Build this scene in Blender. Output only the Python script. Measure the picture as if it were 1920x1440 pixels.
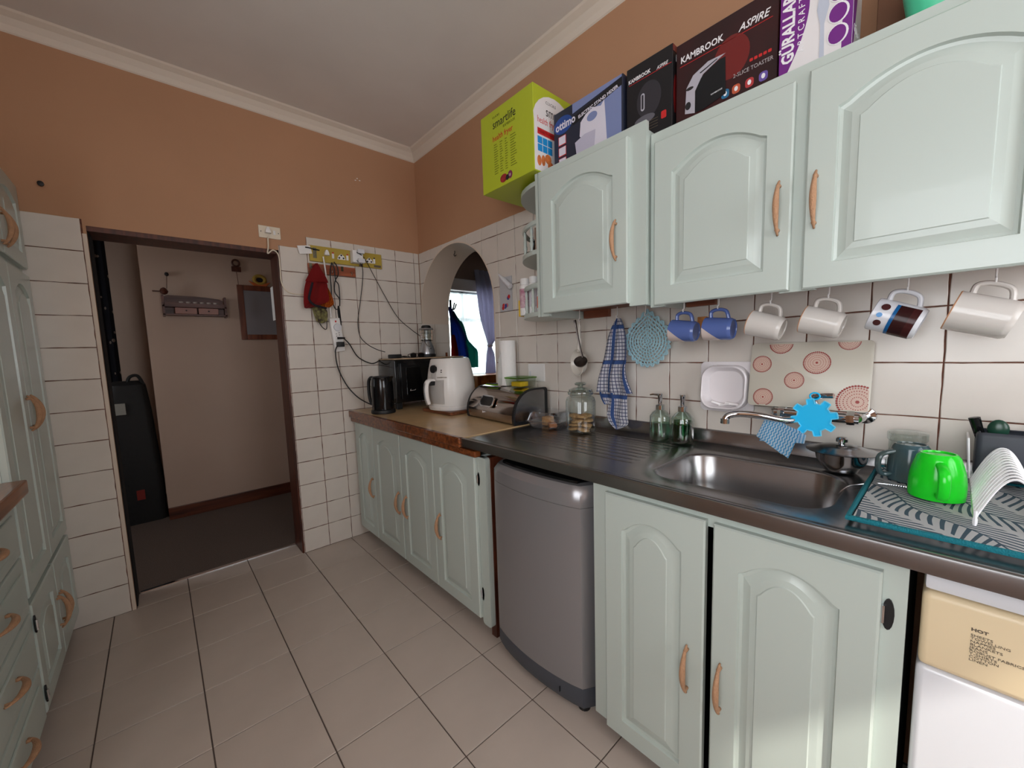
import bpy, bmesh, math, random
from mathutils import Vector, Matrix
for o in list(bpy.data.objects): bpy.data.objects.remove(o, do_unlink=True)
scene = bpy.context.scene
C = scene.collection
PI = math.pi
random.seed(7)

# ------------------------------------------------------------------ camera
CAM = Vector((-1.6127, -2.8068, 1.3025)); YAW, PITCH, ROLL = .7215, -.0995, -.0327
dv = Vector((math.sin(YAW)*math.cos(PITCH), math.cos(YAW)*math.cos(PITCH), math.sin(PITCH)))
rv = dv.cross(Vector((0, 0, 1))).normalized(); uv_ = rv.cross(dv)
r2 = rv*math.cos(ROLL) + uv_*math.sin(ROLL); u2 = -rv*math.sin(ROLL) + uv_*math.cos(ROLL)
cd = bpy.data.cameras.new('camera'); cam = bpy.data.objects.new('camera', cd); C.objects.link(cam)
m = Matrix((r2, u2, -dv)).transposed().to_4x4(); m.translation = CAM
cam.matrix_world = m
cd.sensor_fit = 'HORIZONTAL'; cd.sensor_width = 36.0; cd.lens = 740.0552/1920*36
cd.shift_x = 12.46/1920; cd.shift_y = 12.26/1920; cd.clip_start = .02
scene.camera = cam

def PX(px, py, ax, val):
    """the point of the plane axis=val that the photo shows at pixel (px, py)"""
    v = dv+r2*((px-947.54)/740.0552)-u2*((py-732.26)/740.0552)
    return CAM+v*((val-CAM[ax])/v[ax])

# ------------------------------------------------------------------ light
world = bpy.data.worlds.new('sky'); scene.world = world; world.use_nodes = True
wn = world.node_tree.nodes; bg = wn['Background']
bg.inputs['Color'].default_value = (.92, .96, 1.0, 1); bg.inputs['Strength'].default_value = 7.0
sd = bpy.data.lights.new('sun', 'SUN'); sun = bpy.data.objects.new('sun', sd); C.objects.link(sun)
sd.energy = 4.5; sd.angle = math.radians(1.6); sd.color = (1, .95, .86)
sun.rotation_euler = Vector((.62, 1.35, -1.44)).to_track_quat('-Z', 'Y').to_euler()
def portal(loc, rot, sx, sy):
    ld = bpy.data.lights.new('window_portal', 'AREA'); lo = bpy.data.objects.new('window_portal', ld); C.objects.link(lo)
    ld.shape = 'RECTANGLE'; ld.size = sx; ld.size_y = sy; ld.cycles.is_portal = True
    lo.location = loc; lo.rotation_euler = rot
REAR = -4.15
WIN = (-1.45, -.35, 1.05, 2.2)          # rear window: x0, x1, z0, z1
portal(((WIN[0]+WIN[1])/2, REAR-.13, (WIN[2]+WIN[3])/2), (PI/2, 0, 0), WIN[1]-WIN[0], WIN[3]-WIN[2])
LWIN = (-3.95, -2.35, .95, 2.25)         # window in the opposite wall: y0, y1, z0, z1
portal((-2.73, (LWIN[0]+LWIN[1])/2, (LWIN[2]+LWIN[3])/2), (PI/2, 0, -PI/2), LWIN[1]-LWIN[0], LWIN[3]-LWIN[2])
portal((-3.33, .75, 1.55), (PI/2, 0, -PI/2), .5, .9)  # portal of the added hall opening
portal((2.05, 1.88, 1.55), (-PI/2, 0, 0), 1.7, 1.2)
vs = scene.view_settings
vs.view_transform = 'Standard'; vs.look = 'None'; vs.gamma = 1; vs.use_curve_mapping = False; vs.exposure = 0.1

# ------------------------------------------------------------------ materials
def lin(c):
    return tuple(((v/255)/12.92 if v/255 <= .04045 else ((v/255+.055)/1.055)**2.4) for v in c[:3]) + (1,)
MATS = {}
def pm(name, rgb, rough=.5, metal=0, noise=None, bump=None, coat=0, trans=0, alpha=1, ior=1.45, wood=None, sub=0, sheen=0):
    mt = bpy.data.materials.new(name); mt.use_nodes = True
    nt = mt.node_tree; b = nt.nodes['Principled BSDF']
    b.inputs['Base Color'].default_value = lin(rgb); b.inputs['Roughness'].default_value = rough
    b.inputs['Metallic'].default_value = metal; b.inputs['Coat Weight'].default_value = coat
    b.inputs['Transmission Weight'].default_value = trans; b.inputs['IOR'].default_value = ior
    b.inputs['Alpha'].default_value = alpha; b.inputs['Sheen Weight'].default_value = sheen
    tc = nt.nodes.new('ShaderNodeTexCoord')
    if noise:
        sc, am = noise[0], noise[1]
        n = nt.nodes.new('ShaderNodeTexNoise'); n.inputs['Scale'].default_value = sc; n.inputs['Detail'].default_value = 5
        nt.links.new(tc.outputs['Object'], n.inputs['Vector'])
        r = nt.nodes.new('ShaderNodeValToRGB')
        c = lin(rgb); d = noise[2] if len(noise) > 2 else None
        r.color_ramp.elements[0].position = .3; r.color_ramp.elements[1].position = .7
        r.color_ramp.elements[0].color = lin(d) if d else tuple(v*(1-am) for v in c[:3])+(1,)
        r.color_ramp.elements[1].color = c if d else tuple(min(1, v*(1+am)) for v in c[:3])+(1,)
        nt.links.new(n.outputs['Fac'], r.inputs['Fac']); nt.links.new(r.outputs['Color'], b.inputs['Base Color'])
    if wood:
        sc, axis, dark = wood
        mp = nt.nodes.new('ShaderNodeMapping'); s = [sc]*3; s['XYZ'.index(axis)] = sc*.08
        mp.inputs['Scale'].default_value = s
        n = nt.nodes.new('ShaderNodeTexNoise'); n.inputs['Scale'].default_value = 1; n.inputs['Detail'].default_value = 6
        n.inputs['Distortion'].default_value = .6
        r = nt.nodes.new('ShaderNodeValToRGB'); r.color_ramp.elements[0].position = .35; r.color_ramp.elements[1].position = .65
        r.color_ramp.elements[0].color = lin(dark); r.color_ramp.elements[1].color = lin(rgb)
        nt.links.new(tc.outputs['Object'], mp.inputs['Vector']); nt.links.new(mp.outputs['Vector'], n.inputs['Vector'])
        nt.links.new(n.outputs['Fac'], r.inputs['Fac']); nt.links.new(r.outputs['Color'], b.inputs['Base Color'])
    if bump:
        n = nt.nodes.new('ShaderNodeTexNoise'); n.inputs['Scale'].default_value = bump[0]; n.inputs['Detail'].default_value = 4
        nt.links.new(tc.outputs['Object'], n.inputs['Vector'])
        bp = nt.nodes.new('ShaderNodeBump'); bp.inputs['Strength'].default_value = bump[1]; bp.inputs['Distance'].default_value = .01
        nt.links.new(n.outputs['Fac'], bp.inputs['Height']); nt.links.new(bp.outputs['Normal'], b.inputs['Normal'])
    MATS[name] = mt
    return mt
def glass(name, tint, gloss=.12, rough=.02):
    mt = bpy.data.materials.new(name); mt.use_nodes = True; nt = mt.node_tree; nt.nodes.clear()
    out = nt.nodes.new('ShaderNodeOutputMaterial'); mix = nt.nodes.new('ShaderNodeMixShader')
    tr = nt.nodes.new('ShaderNodeBsdfTransparent'); gl = nt.nodes.new('ShaderNodeBsdfGlossy')
    tr.inputs['Color'].default_value = lin(tint); gl.inputs['Roughness'].default_value = rough
    lw = nt.nodes.new('ShaderNodeLayerWeight'); lw.inputs['Blend'].default_value = .35
    mp = nt.nodes.new('ShaderNodeMapRange'); mp.inputs['To Min'].default_value = gloss*.4; mp.inputs['To Max'].default_value = min(1, gloss*5)
    nt.links.new(lw.outputs['Facing'], mp.inputs['Value']); nt.links.new(mp.outputs['Result'], mix.inputs['Fac'])
    nt.links.new(tr.outputs[0], mix.inputs[1]); nt.links.new(gl.outputs[0], mix.inputs[2]); nt.links.new(mix.outputs[0], out.inputs[0])
    MATS[name] = mt
    return mt
def uvmat(name, rgb, fn, rough=.8):
    """procedural print/weave: fn(nt, u, v) returns (factor socket, second colour)"""
    mt = pm(name, rgb, rough); nt = mt.node_tree; b = nt.nodes['Principled BSDF']
    uvn = nt.nodes.new('ShaderNodeUVMap'); sp = nt.nodes.new('ShaderNodeSeparateXYZ'); nt.links.new(uvn.outputs[0], sp.inputs[0])
    prev = None
    for fac, col in fn(nt, sp.outputs[0], sp.outputs[1]):
        mx = nt.nodes.new('ShaderNodeMix'); mx.data_type = 'RGBA'
        nt.links.new(fac, mx.inputs['Factor'])
        if prev is None: mx.inputs['A'].default_value = lin(rgb)
        else: nt.links.new(prev, mx.inputs['A'])
        mx.inputs['B'].default_value = lin(col); prev = mx.outputs['Result']
    nt.links.new(prev, b.inputs['Base Color'])
    return mt
def nm(nt, op, a, b=None, c=None):
    n = nt.nodes.new('ShaderNodeMath'); n.operation = op
    for i, v in enumerate((a, b, c)):
        if v is None: continue
        if isinstance(v, (int, float)): n.inputs[i].default_value = v
        else: nt.links.new(v, n.inputs[i])
    return n.outputs[0]
def stripes(nt, u, period, width, off=0):
    f = nm(nt, 'FRACT', nm(nt, 'ADD', nm(nt, 'DIVIDE', u, period), 100+off))
    return nm(nt, 'LESS_THAN', f, width)

CORN = pm('cornice_paint', (222, 210, 196), .75, bump=(14, .15))
SAGE = pm('sage_paint', (187, 197, 190), .3, bump=(9, .05), coat=.15)
TAN = pm('tan_wall_paint', (182, 138, 106), .75, noise=(1.6, .05), bump=(60, .06))
CEILM = pm('ceiling_paint', (226, 221, 216), .8, noise=(2.5, .04), bump=(6, .12))
TILE = pm('cream_wall_tile', (214, 206, 197), .22, noise=(7, .035), bump=(12, .05))
GROUT = pm('brown_grout', (104, 66, 52), .9, noise=(60, .3))
FTILE = pm('beige_floor_tile', (190, 176, 165), .33, noise=(5, .05), bump=(60, .03))
FGROUT = pm('grey_floor_grout', (96, 84, 78), .9)
CREAM = pm('cream_plaster', (212, 196, 180), .7, bump=(20, .08))
PLASTER = pm('hall_plaster', (186, 164, 148), .85, noise=(2, .04))
CARPET = pm('hall_carpet', (96, 82, 74), .95, noise=(220, .35), bump=(300, .5))
BROWNWOOD = pm('dark_red_wood', (92, 46, 30), .4, wood=(40, 'Z', (58, 26, 17)))
BASEWOOD = pm('baseboard_wood', (104, 54, 34), .4, wood=(30, 'X', (62, 30, 20)))
EDGEWOOD = pm('varnished_edge_wood', (140, 78, 40), .28, wood=(45, 'Y', (78, 38, 20)), coat=.4)
HANDLEW = pm('handle_wood', (186, 142, 108), .42, noise=(90, .12), bump=(420, .5))
LAMIN = pm('beige_laminate', (203, 172, 128), .28, noise=(11, .1), coat=.2)
STEEL = pm('brushed_steel', (142, 142, 144), .2, 1, noise=(30, .05), bump=(160, .02))
STEELD = pm('sink_top_steel', (150, 148, 148), .26, 1, noise=(14, .06))
CHROME = pm('chrome', (210, 212, 216), .07, 1)
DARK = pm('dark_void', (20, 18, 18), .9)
BLACKG = pm('gloss_black', (14, 14, 16), .12)
BLACK = pm('matt_black', (22, 22, 24), .5)
WHITEP = pm('white_plastic', (232, 230, 228), .3)
WHITE = pm('white_gloss', (218, 219, 224), .15)
GREYM = pm('washer_grey', (152, 150, 152), .27, .5)
GREYD = pm('washer_plinth', (70, 74, 82), .45)
CREAMP = pm('cream_panel', (228, 208, 172), .35)
BROWNC = pm('brown_cardboard', (122, 84, 60), .8, noise=(8, .08))
INK = pm('black_ink', (34, 32, 34), .5)
WINK = pm('white_ink', (236, 234, 236), .5)
RINK = pm('red_ink', (196, 40, 40), .5)
GLASS = glass('clear_glass', (240, 246, 244))

# ------------------------------------------------------------------ geometry helpers
def obj(name, bm, mat, parent=None, smooth=False, mw=None):
    me = bpy.data.meshes.new(name)
    bmesh.ops.recalc_face_normals(bm, faces=bm.faces)
    bm.to_mesh(me); bm.free()
    if smooth:
        me.polygons.foreach_set('use_smooth', [True]*len(me.polygons))
        try: me.set_sharp_from_angle(angle=math.radians(38))
        except Exception: pass
    return link(name, me, mat, parent, mw)
def link(name, me, mat=None, parent=None, mw=None):
    if mat and not me.materials: me.materials.append(mat)
    o = bpy.data.objects.new(name, me); C.objects.link(o)
    if parent: o.parent = parent
    if mw is not None: o.matrix_local = mw
    return o
def BM(): return bmesh.new()
def box(x0, x1, y0, y1, z0, z1, bev=0, bm=None, seg=2):
    b = bm or BM()
    vs_ = [b.verts.new((x, y, z)) for x in (x0, x1) for y in (y0, y1) for z in (z0, z1)]
    fs = [b.faces.new([vs_[i] for i in f]) for f in ((0,1,3,2), (4,6,7,5), (0,4,5,1), (2,3,7,6), (0,2,6,4), (1,5,7,3))]
    if bev:
        es = list({e for f in fs for e in f.edges})
        bmesh.ops.bevel(b, geom=es, offset=bev, segments=seg, profile=.6, affect='EDGES')
    return b
def prism(poly, y0, y1, bm=None, bev=0):
    """polygon in the local x-z plane, pushed along y"""
    b = bm or BM()
    a = [b.verts.new((p[0], y0, p[1])) for p in poly]; c = [b.verts.new((p[0], y1, p[1])) for p in poly]
    n = len(poly)
    f0 = b.faces.new(a); f1 = b.faces.new(c[::-1])
    for i in range(n): b.faces.new((a[i], c[i], c[(i+1) % n], a[(i+1) % n]))
    if bev:
        bmesh.ops.bevel(b, geom=list(f0.edges)+list(f1.edges), offset=bev, segments=2, profile=.6, affect='EDGES')
    return b
def zprism(poly, z0, z1, bm=None, bev=0):
    b = prism([(p[0], p[1]) for p in poly], -z1, -z0, bm, bev)
    # (x, y', z') -> (x, z', -y')
    for v in b.verts: v.co = Vector((v.co.x, v.co.z, -v.co.y))
    return b
def lathe(prof, seg=32, bm=None, sq=None, c=(0, 0)):
    b = bm or BM(); rings = []
    for r, z in prof:
        if r < 1e-5: rings.append([b.verts.new((c[0], c[1], z))]); continue
        ring = []
        for i in range(seg):
            t = 2*PI*i/seg; k = 1
            if sq: k = 1/((abs(math.cos(t))**sq+abs(math.sin(t))**sq)**(1/sq))
            ring.append(b.verts.new((c[0]+r*k*math.cos(t), c[1]+r*k*math.sin(t), z)))
        rings.append(ring)
    for p, q in zip(rings, rings[1:]):
        if len(p) == 1 and len(q) == 1: continue
        for i in range(seg):
            j = (i+1) % seg
            if len(p) == 1: b.faces.new((p[0], q[j], q[i]))
            elif len(q) == 1: b.faces.new((p[i], p[j], q[0]))
            else: b.faces.new((p[i], p[j], q[j], q[i]))
    return b
def spline(pts, n=6):
    P = [Vector(p) for p in pts]; out = []
    for i in range(len(P)-1):
        a, b_, c, d = P[max(i-1, 0)], P[i], P[i+1], P[min(i+2, len(P)-1)]
        for k in range(n):
            t = k/n
            out.append(.5*((2*b_)+(-a+c)*t+(2*a-5*b_+4*c-d)*t*t+(-a+3*b_-3*c+d)*t**3))
    out.append(P[-1]); return out
def tube(pts, rad, seg=8, bm=None, closed=False, flat=1.0):
    b = bm or BM(); P = [Vector(p) for p in pts]; n = len(P)
    if not isinstance(rad, (list, tuple)): rad = [rad]*n
    rings = []; up = None
    for i in range(n):
        if closed: t = P[(i+1) % n]-P[i-1]
        else: t = P[min(i+1, n-1)]-P[max(i-1, 0)]
        if t.length < 1e-9: t = Vector((0, 0, 1))
        t.normalize()
        if up is None:
            up = Vector((0, 0, 1)) if abs(t.z) < .9 else Vector((1, 0, 0))
        up = (up-t*up.dot(t))
        if up.length < 1e-6: up = t.orthogonal()
        up.normalize(); s = t.cross(up)
        rings.append([b.verts.new(P[i]+(s*math.cos(2*PI*k/seg)*flat+up*math.sin(2*PI*k/seg))*rad[i]) for k in range(seg)])
    m_ = n if closed else n-1
    for i in range(m_):
        p, q = rings[i], rings[(i+1) % n]
        for k in range(seg): b.faces.new((p[k], p[(k+1) % seg], q[(k+1) % seg], q[k]))
    if not closed: b.faces.new(rings[0][::-1]); b.faces.new(rings[-1])
    return b
def sheet(rows, nx=14, amp=.006, waves=3, thick=.002, phase=0, uvs=1.0):
    """cloth from rows (z, xl, xr, y); returns bm with UVs in metres"""
    b = BM(); uvl = b.loops.layers.uv.new('UVMap'); G = []; info = {}
    for k, (z, xl, xr, y) in enumerate(rows):
        row = []
        for i in range(nx+1):
            t = i/nx; x = xl+(xr-xl)*t
            yy = y+amp*math.sin(t*waves*2*PI+phase+k*.18)
            v = b.verts.new((x, yy, z)); info[v] = ((t-.5)*max(abs(r[2]-r[1]) for r in rows)*uvs, z*uvs); row.append(v)
        G.append(row)
    for a, c in zip(G, G[1:]):
        for i in range(nx):
            f = b.faces.new((a[i], a[i+1], c[i+1], c[i]))
            for l in f.loops: l[uvl].uv = info[l.vert]
    if thick: bmesh.ops.solidify(b, geom=list(b.faces), thickness=thick)
    return b
def subrows(rows, n=4):
    sp = spline([Vector((r[1], r[2], r[0])) for r in rows], n); sy = spline([Vector((r[3], 0, 0)) for r in rows], n)
    return [(p.z, p.x, p.y, q.x) for p, q in zip(sp, sy)]
def thing(name, label, cat, loc=(0, 0, 0), rotz=0, group=None):
    o = bpy.data.objects.new(name, None); C.objects.link(o); o.location = loc; o.rotation_euler = (0, 0, rotz)
    o.empty_display_size = .05
    o['label'] = label; o['category'] = cat
    if group: o['group'] = group
    return o
def tag(o, label, cat, group=None):
    o['label'] = label; o['category'] = cat
    if group: o['group'] = group
    return o
def struct(o): o['kind'] = 'structure'; return o
def text(s, size, mat, parent, mw, name='lettering', extrude=.0003, align='LEFT', space=1.0, shear=0, bold=0, line=1.0, sx=1):
    cu = bpy.data.curves.new('txt', 'FONT'); cu.body = s; cu.size = size; cu.extrude = extrude; cu.align_x = align
    cu.space_character = space; cu.shear = shear; cu.offset = bold; cu.space_line = line; cu.resolution_u = 2
    t = bpy.data.objects.new('txt', cu); C.objects.link(t)
    dg = bpy.context.evaluated_depsgraph_get(); me = bpy.data.meshes.new_from_object(t.evaluated_get(dg))
    bpy.data.objects.remove(t, do_unlink=True); bpy.data.curves.remove(cu)
    me.name = name; me.materials.clear()
    return link(name, me, mat, parent, mw @ Matrix.Diagonal((sx, 1, 1, 1)))
def front(x, y, z, rot=0):
    """matrix: text lies on a face that looks to local -y"""
    return Matrix.Translation((x, y, z)) @ Matrix.Rotation(PI/2, 4, 'X') @ Matrix.Rotation(rot, 4, 'Z')
def flat(name, poly, mat, parent, y=-.0004, t=.0004):
    return obj(name, prism(poly, y-t, y), mat, parent)
def rect(x0, x1, z0, z1): return [(x0, z0), (x1, z0), (x1, z1), (x0, z1)]
def ell(cx, cz, rx, rz, n=24, a0=0, a1=2*PI):
    return [(cx+rx*math.cos(a0+(a1-a0)*i/n), cz+rz*math.sin(a0+(a1-a0)*i/n)) for i in range(n + (0 if abs(a1-a0-2*PI) < 1e-6 else 1))]
def rrect(x0, x1, z0, z1, r, n=5):
    out = []
    for cx, cz, a in ((x1-r, z1-r, 0), (x0+r, z1-r, PI/2), (x0+r, z0+r, PI), (x1-r, z0+r, 1.5*PI)):
        for i in range(n+1): t = a+PI/2*i/n; out.append((cx+r*math.cos(t), cz+r*math.sin(t)))
    return out
def boolcut(bm, cutter):
    me = bpy.data.meshes.new('a'); bmesh.ops.recalc_face_normals(bm, faces=bm.faces); bm.to_mesh(me); bm.free()
    mc = bpy.data.meshes.new('b'); bmesh.ops.recalc_face_normals(cutter, faces=cutter.faces); cutter.to_mesh(mc); cutter.free()
    a = bpy.data.objects.new('a', me); c = bpy.data.objects.new('b', mc); C.objects.link(a); C.objects.link(c)
    md = a.modifiers.new('x', 'BOOLEAN'); md.operation = 'DIFFERENCE'; md.solver = 'EXACT'; md.object = c
    dg = bpy.context.evaluated_depsgraph_get(); out = bpy.data.meshes.new_from_object(a.evaluated_get(dg))
    bpy.data.objects.remove(a, do_unlink=True); bpy.data.objects.remove(c, do_unlink=True)
    r = BM(); r.from_mesh(out); return r
SINK = -PI/2      # root turn of things that face the room from the sink wall
LEFT = PI/2       # of things on the opposite wall

# ================================================================== the setting
T = .154; TOPZ = 13.5*T; CEIL = 2.83
XL = -2.6
DX0, DX1, DZ = -1.805, -.975, 1.972
TH = .19          # thickness of the doorway wall
ARC, ARR, ARZ = -.447, .443, 1.612     # hatch arch: centre along y, radius, spring height
WT = .25

# floor with its tiles
fl = struct(obj('floor', box(XL, .25, REAR-.1, TH, -.08, -.004), FGROUT))
FP = .3055
def tile_mesh(w, h, t, j=0, n=1, bev=.0015, seed=0):
    rnd = random.Random(seed); pts = []
    def side(ax, ay, bx, by):
        for i in range(n):
            s = i/n; q = rnd.uniform(-j, j) if i else 0
            x = ax+(bx-ax)*s; y = ay+(by-ay)*s
            nx_, ny_ = (by-ay), -(bx-ax); L = math.hypot(nx_, ny_)
            pts.append((x+nx_/L*q, y+ny_/L*q))
    side(0, 0, w, 0); side(w, 0, w, h); side(w, h, 0, h); side(0, h, 0, 0)
    b = BM(); N = len(pts)
    lo = [b.verts.new((p[0], 0, p[1])) for p in pts]; mi = [b.verts.new((p[0], -t+bev, p[1])) for p in pts]
    cx, cz = w/2, h/2
    hi = [b.verts.new((cx+(p[0]-cx)*(1-bev*2/w), -t, cz+(p[1]-cz)*(1-bev*2/h))) for p in pts]
    for a, c in ((lo, mi), (mi, hi)):
        for i in range(N): b.faces.new((a[i], a[(i+1) % N], c[(i+1) % N], c[i]))
    b.faces.new(hi)
    me = bpy.data.meshes.new('tile'); bmesh.ops.recalc_face_normals(b, faces=b.faces); b.to_mesh(me); b.free(); return me
fx = [-.973+k*FP for k in range(-6, 5)]; fy = [.0045-k*FP for k in range(0, 15)]
fme = {}
def ftile(x0, x1, y0, y1):
    g = .0022; w, h = x1-x0-2*g, y1-y0-2*g
    if w < .015 or h < .015: return
    key = (round(w, 3), round(h, 3))
    if key not in fme: fme[key] = tile_mesh(w, h, .006, bev=.0012); fme[key].materials.append(FTILE)
    o = link('tile', fme[key], None, fl); o.rotation_euler = (-PI/2, 0, 0); o.location = (x0+g, y0+g, -.006)   # lying: local -y is up, local z runs to +y
for i in range(len(fx)-1):
    a, b_ = max(fx[i], XL), min(fx[i+1], 0)
    if b_-a < .02: continue
    for k in range(len(fy)-1):
        lo, hi = max(fy[k+1], REAR), fy[k]
        if hi-lo > .02: ftile(a, b_, lo, hi)
    a2, b2 = max(a, DX0), min(b_, DX1)
    if b2-a2 > .02: ftile(a2, b2, .0045, TH-.012)

# doorway wall
wb = BM()
box(XL, DX0, .006, TH, 0, CEIL, bm=wb); box(DX1, .25, .006, TH, 0, CEIL, bm=wb); box(DX0, DX1, .006, TH, DZ, CEIL, bm=wb)
wall_back = struct(obj('wall_back', wb, TAN))
VAR = {}
def wtile(parent, a0, a1, z0, z1, face):
    """face 'B': wall looking to -y, a is x; face 'S': sink wall looking to -x, a is u=-y"""
    g = .0017; w, h = a1-a0-2*g, z1-z0-2*g
    if w < .008 or h < .008: return None
    key = (round(w, 3), round(h, 3), random.randrange(4))
    if key not in VAR: VAR[key] = tile_mesh(w, h, .0075, j=.0011, n=5 if min(w, h) > .05 else 2, seed=len(VAR)); VAR[key].materials.append(TILE)
    o = link('tile', VAR[key], None, parent)
    if face == 'B': o.location = (a0+g, .0075, z0+g)
    else: o.rotation_euler = (0, 0, SINK); o.location = (.0075, -(a0+g), z0+g)
    return o
c0 = -.0442
gb = BM()
box(DX1, c0-5*T, .0035, .0061, 0, 13*T-.002, bm=gb); box(c0-5*T, .0, .0035, .0061, 0, TOPZ-.002, bm=gb); box(XL, DX0-.012, .0035, .0061, 0, 13*T-.002, bm=gb)
obj('grout', gb, GROUT, wall_back)
c0 = -.0442
edges = [c0-j*T for j in range(0, 7)]; edges[6] = DX1-.004
for j in range(6):
    for k in range(14):
        z1 = min((k+1)*T, TOPZ)
        if j == 5 and k == 13: continue
        wtile(wall_back, edges[j+1], edges[j], k*T, z1, 'B')
for k in range(5, 14):
    if k >= 10: wtile(wall_back, c0, -.001, k*T, min((k+1)*T, TOPZ), 'B')
lx = [-1.822, -1.822-T, -1.822-2*T, -1.822-3*T, -1.822-4*T]
for j in range(1):
    for k in range(13): wtile(wall_back, lx[j+1]-.065, lx[j], k*T, (k+1)*T, 'B')
obj('tile_edge_strip', box(DX0-.016, DX0, .001, .0061, 0, 12.55*T, .002), CREAM, wall_back)
obj('tile_edge_strip', box(DX1, DX1+.003, -.001, .03, 0, 13*T, .001), GROUT, wall_back)
# wall paint chips
for px_, pz_ in ((-.43, 2.52), (-.447, 2.53), (-.46, 2.515)):
    obj('paint_chip', prism(ell(px_, pz_, .006, .003, 6), .0045, .0065), WHITEP, wall_back)

# sink wall with the arched hatch
def arch_poly(grow=0, n=28, z0=.92):
    r = ARR+grow
    return [(ARC+r, z0), (ARC-r, z0)] + [(ARC-r*math.cos(PI*i/n), ARZ+r*math.sin(PI*i/n)) for i in range(n+1)]
def arch_cutter(grow=0, z0=.918, x0=-.3, x1=1.):
    b = prism(arch_poly(grow, z0=z0), x0, x1)
    for v in b.verts: v.co = Vector((v.co.y, v.co.x, v.co.z))
    return b
bmw = boolcut(box(.006, WT, REAR-.1, .006, 0, CEIL), arch_cutter(.004))
wall_right = struct(obj('wall_right', bmw, TAN))
bmg = boolcut(box(.0035, .0061, -3.6, 0, .88, TOPZ-.002), arch_cutter(.003))
obj('grout', bmg, GROUT, wall_right)
d0 = .1726-T
for k in range(-1, 22):
    a0, a1 = d0+k*T, d0+(k+1)*T
    a0 = max(a0, 0.001)
    for r in range(6, 14):
        z0, z1 = r*T, min((r+1)*T, TOPZ)
        if 1.66 < a0 < 2.95 and r > 9: continue
        if a0 > 3.5: continue
        # does it meet the arch?
        inside = True; touch = False
        for aa in (a0, (a0+a1)/2, a1):
            for zz in (z0, (z0+z1)/2, z1):
                dy = abs(aa+ARC); isin = (dy < ARR and zz < ARZ) or (math.hypot(aa+ARC, zz-ARZ) < ARR)
                inside &= isin; touch |= isin
        if inside: continue
        o = wtile(wall_right, a0, a1, z0, z1, 'S')
        if o and touch:
            b = BM(); b.from_mesh(o.data); b.transform(o.matrix_basis)
            bb = boolcut(b, arch_cutter(.001))
            me = bpy.data.meshes.new('tile')
            if len(bb.faces) < 4: bb.free(); bpy.data.objects.remove(o, do_unlink=True); continue
            bb.to_mesh(me); bb.free(); me.materials.clear(); me.materials.append(TILE); o.data = me; o.matrix_basis = Matrix.Identity(4)
# lining of the hatch
b = BM(); n = 32; rows = []
path = [(ARC+ARR, .925), (ARC+ARR, ARZ)] + [(ARC+ARR*math.cos(PI*i/n), ARZ+ARR*math.sin(PI*i/n)) for i in range(1, n)] + [(ARC-ARR, ARZ), (ARC-ARR, .925)]
ins = [(ARC+(p[0]-ARC)*1.02, p[1] if p[1] <= ARZ else ARZ+(p[1]-ARZ)*1.02) for p in path]
for (y, z), (yo, zo) in zip(path, ins):
    rows.append([b.verts.new(v) for v in ((-.001, y, z), (WT, y, z), (WT, yo, zo), (-.001, yo, zo))])
for p, q in zip(rows, rows[1:]):
    for k in range(4): b.faces.new((p[k], p[(k+1) % 4], q[(k+1) % 4], q[k]))
b.faces.new(rows[0]); b.faces.new(rows[-1][::-1])
obj('arch_lining', b, CREAM, wall_right, smooth=True)
for (x0, x1) in ((c0, c0+T), (c0+T, WT)):
    for k in range(6, 10):
        g = .0017; o = link('tile', tile_mesh(x1-x0-2*g, T-2*g, .006, .001, 5), TILE, wall_right)
        o.location = (x0+g, ARC+ARR-.0005, k*T+g)
obj('ceiling_hook', tube(spline([(.1, -.35, 2.046), (.1, -.35, 2.03), (.1, -.338, 2.018), (.1, -.35, 2.006), (.1, -.365, 2.012)], 4), .0028, 6), BLACK, wall_right, smooth=True)
for yy, zz, rr in ((-.25, 2.045, .007), (-.2, 2.03, .004), (-.72, 2.06, .005), (-.76, 2.063, .006), (-.78, 2.066, .004)):
    pass

# other walls, ceiling
lb = BM()
box(XL-.1, XL, REAR-.12, LWIN[0], 0, CEIL, bm=lb); box(XL-.1, XL, LWIN[1], TH, 0, CEIL, bm=lb)
box(XL-.1, XL, LWIN[0], LWIN[1], 0, LWIN[2], bm=lb); box(XL-.1, XL, LWIN[0], LWIN[1], LWIN[3], CEIL, bm=lb)
struct(obj('wall_left', lb, TAN))
struct(obj('trim_sun_blocker', box(XL-.75, XL-.1, REAR-.5, TH, 2.42, 2.5), CORN))  # unseen slab added to block direct sun from the left window
w3 = bpy.data.objects.new('window_3', None); C.objects.link(w3); w3.location = (XL-.05, (LWIN[0]+LWIN[1])/2, LWIN[2]); struct(w3)
b = BM(); ww, wh = LWIN[1]-LWIN[0], LWIN[3]-LWIN[2]
for y in (-ww/2+.025, 0, ww/2-.025): box(-.02, .02, y-.025, y+.025, 0, wh, bm=b)
for z in (0, wh*.68, wh-.05): box(-.02, .02, -ww/2, ww/2, z, z+.05, bm=b)
obj('window_frame', b, WHITEP, w3)
rb = BM()
box(XL, WIN[0], REAR-.12, REAR, 0, CEIL, bm=rb); box(WIN[1], .01, REAR-.12, REAR, 0, CEIL, bm=rb)
box(WIN[0], WIN[1], REAR-.12, REAR, 0, WIN[2], bm=rb); box(WIN[0], WIN[1], REAR-.12, REAR, WIN[3], CEIL, bm=rb)
struct(obj('wall_rear', rb, TAN))
w1 = thing('window_1', 'white framed kitchen window', 'window', ((WIN[0]+WIN[1])/2, REAR-.06, WIN[2])); del w1['label']; del w1['category']; struct(w1)
ww, wh = WIN[1]-WIN[0], WIN[3]-WIN[2]
b = BM()
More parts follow.
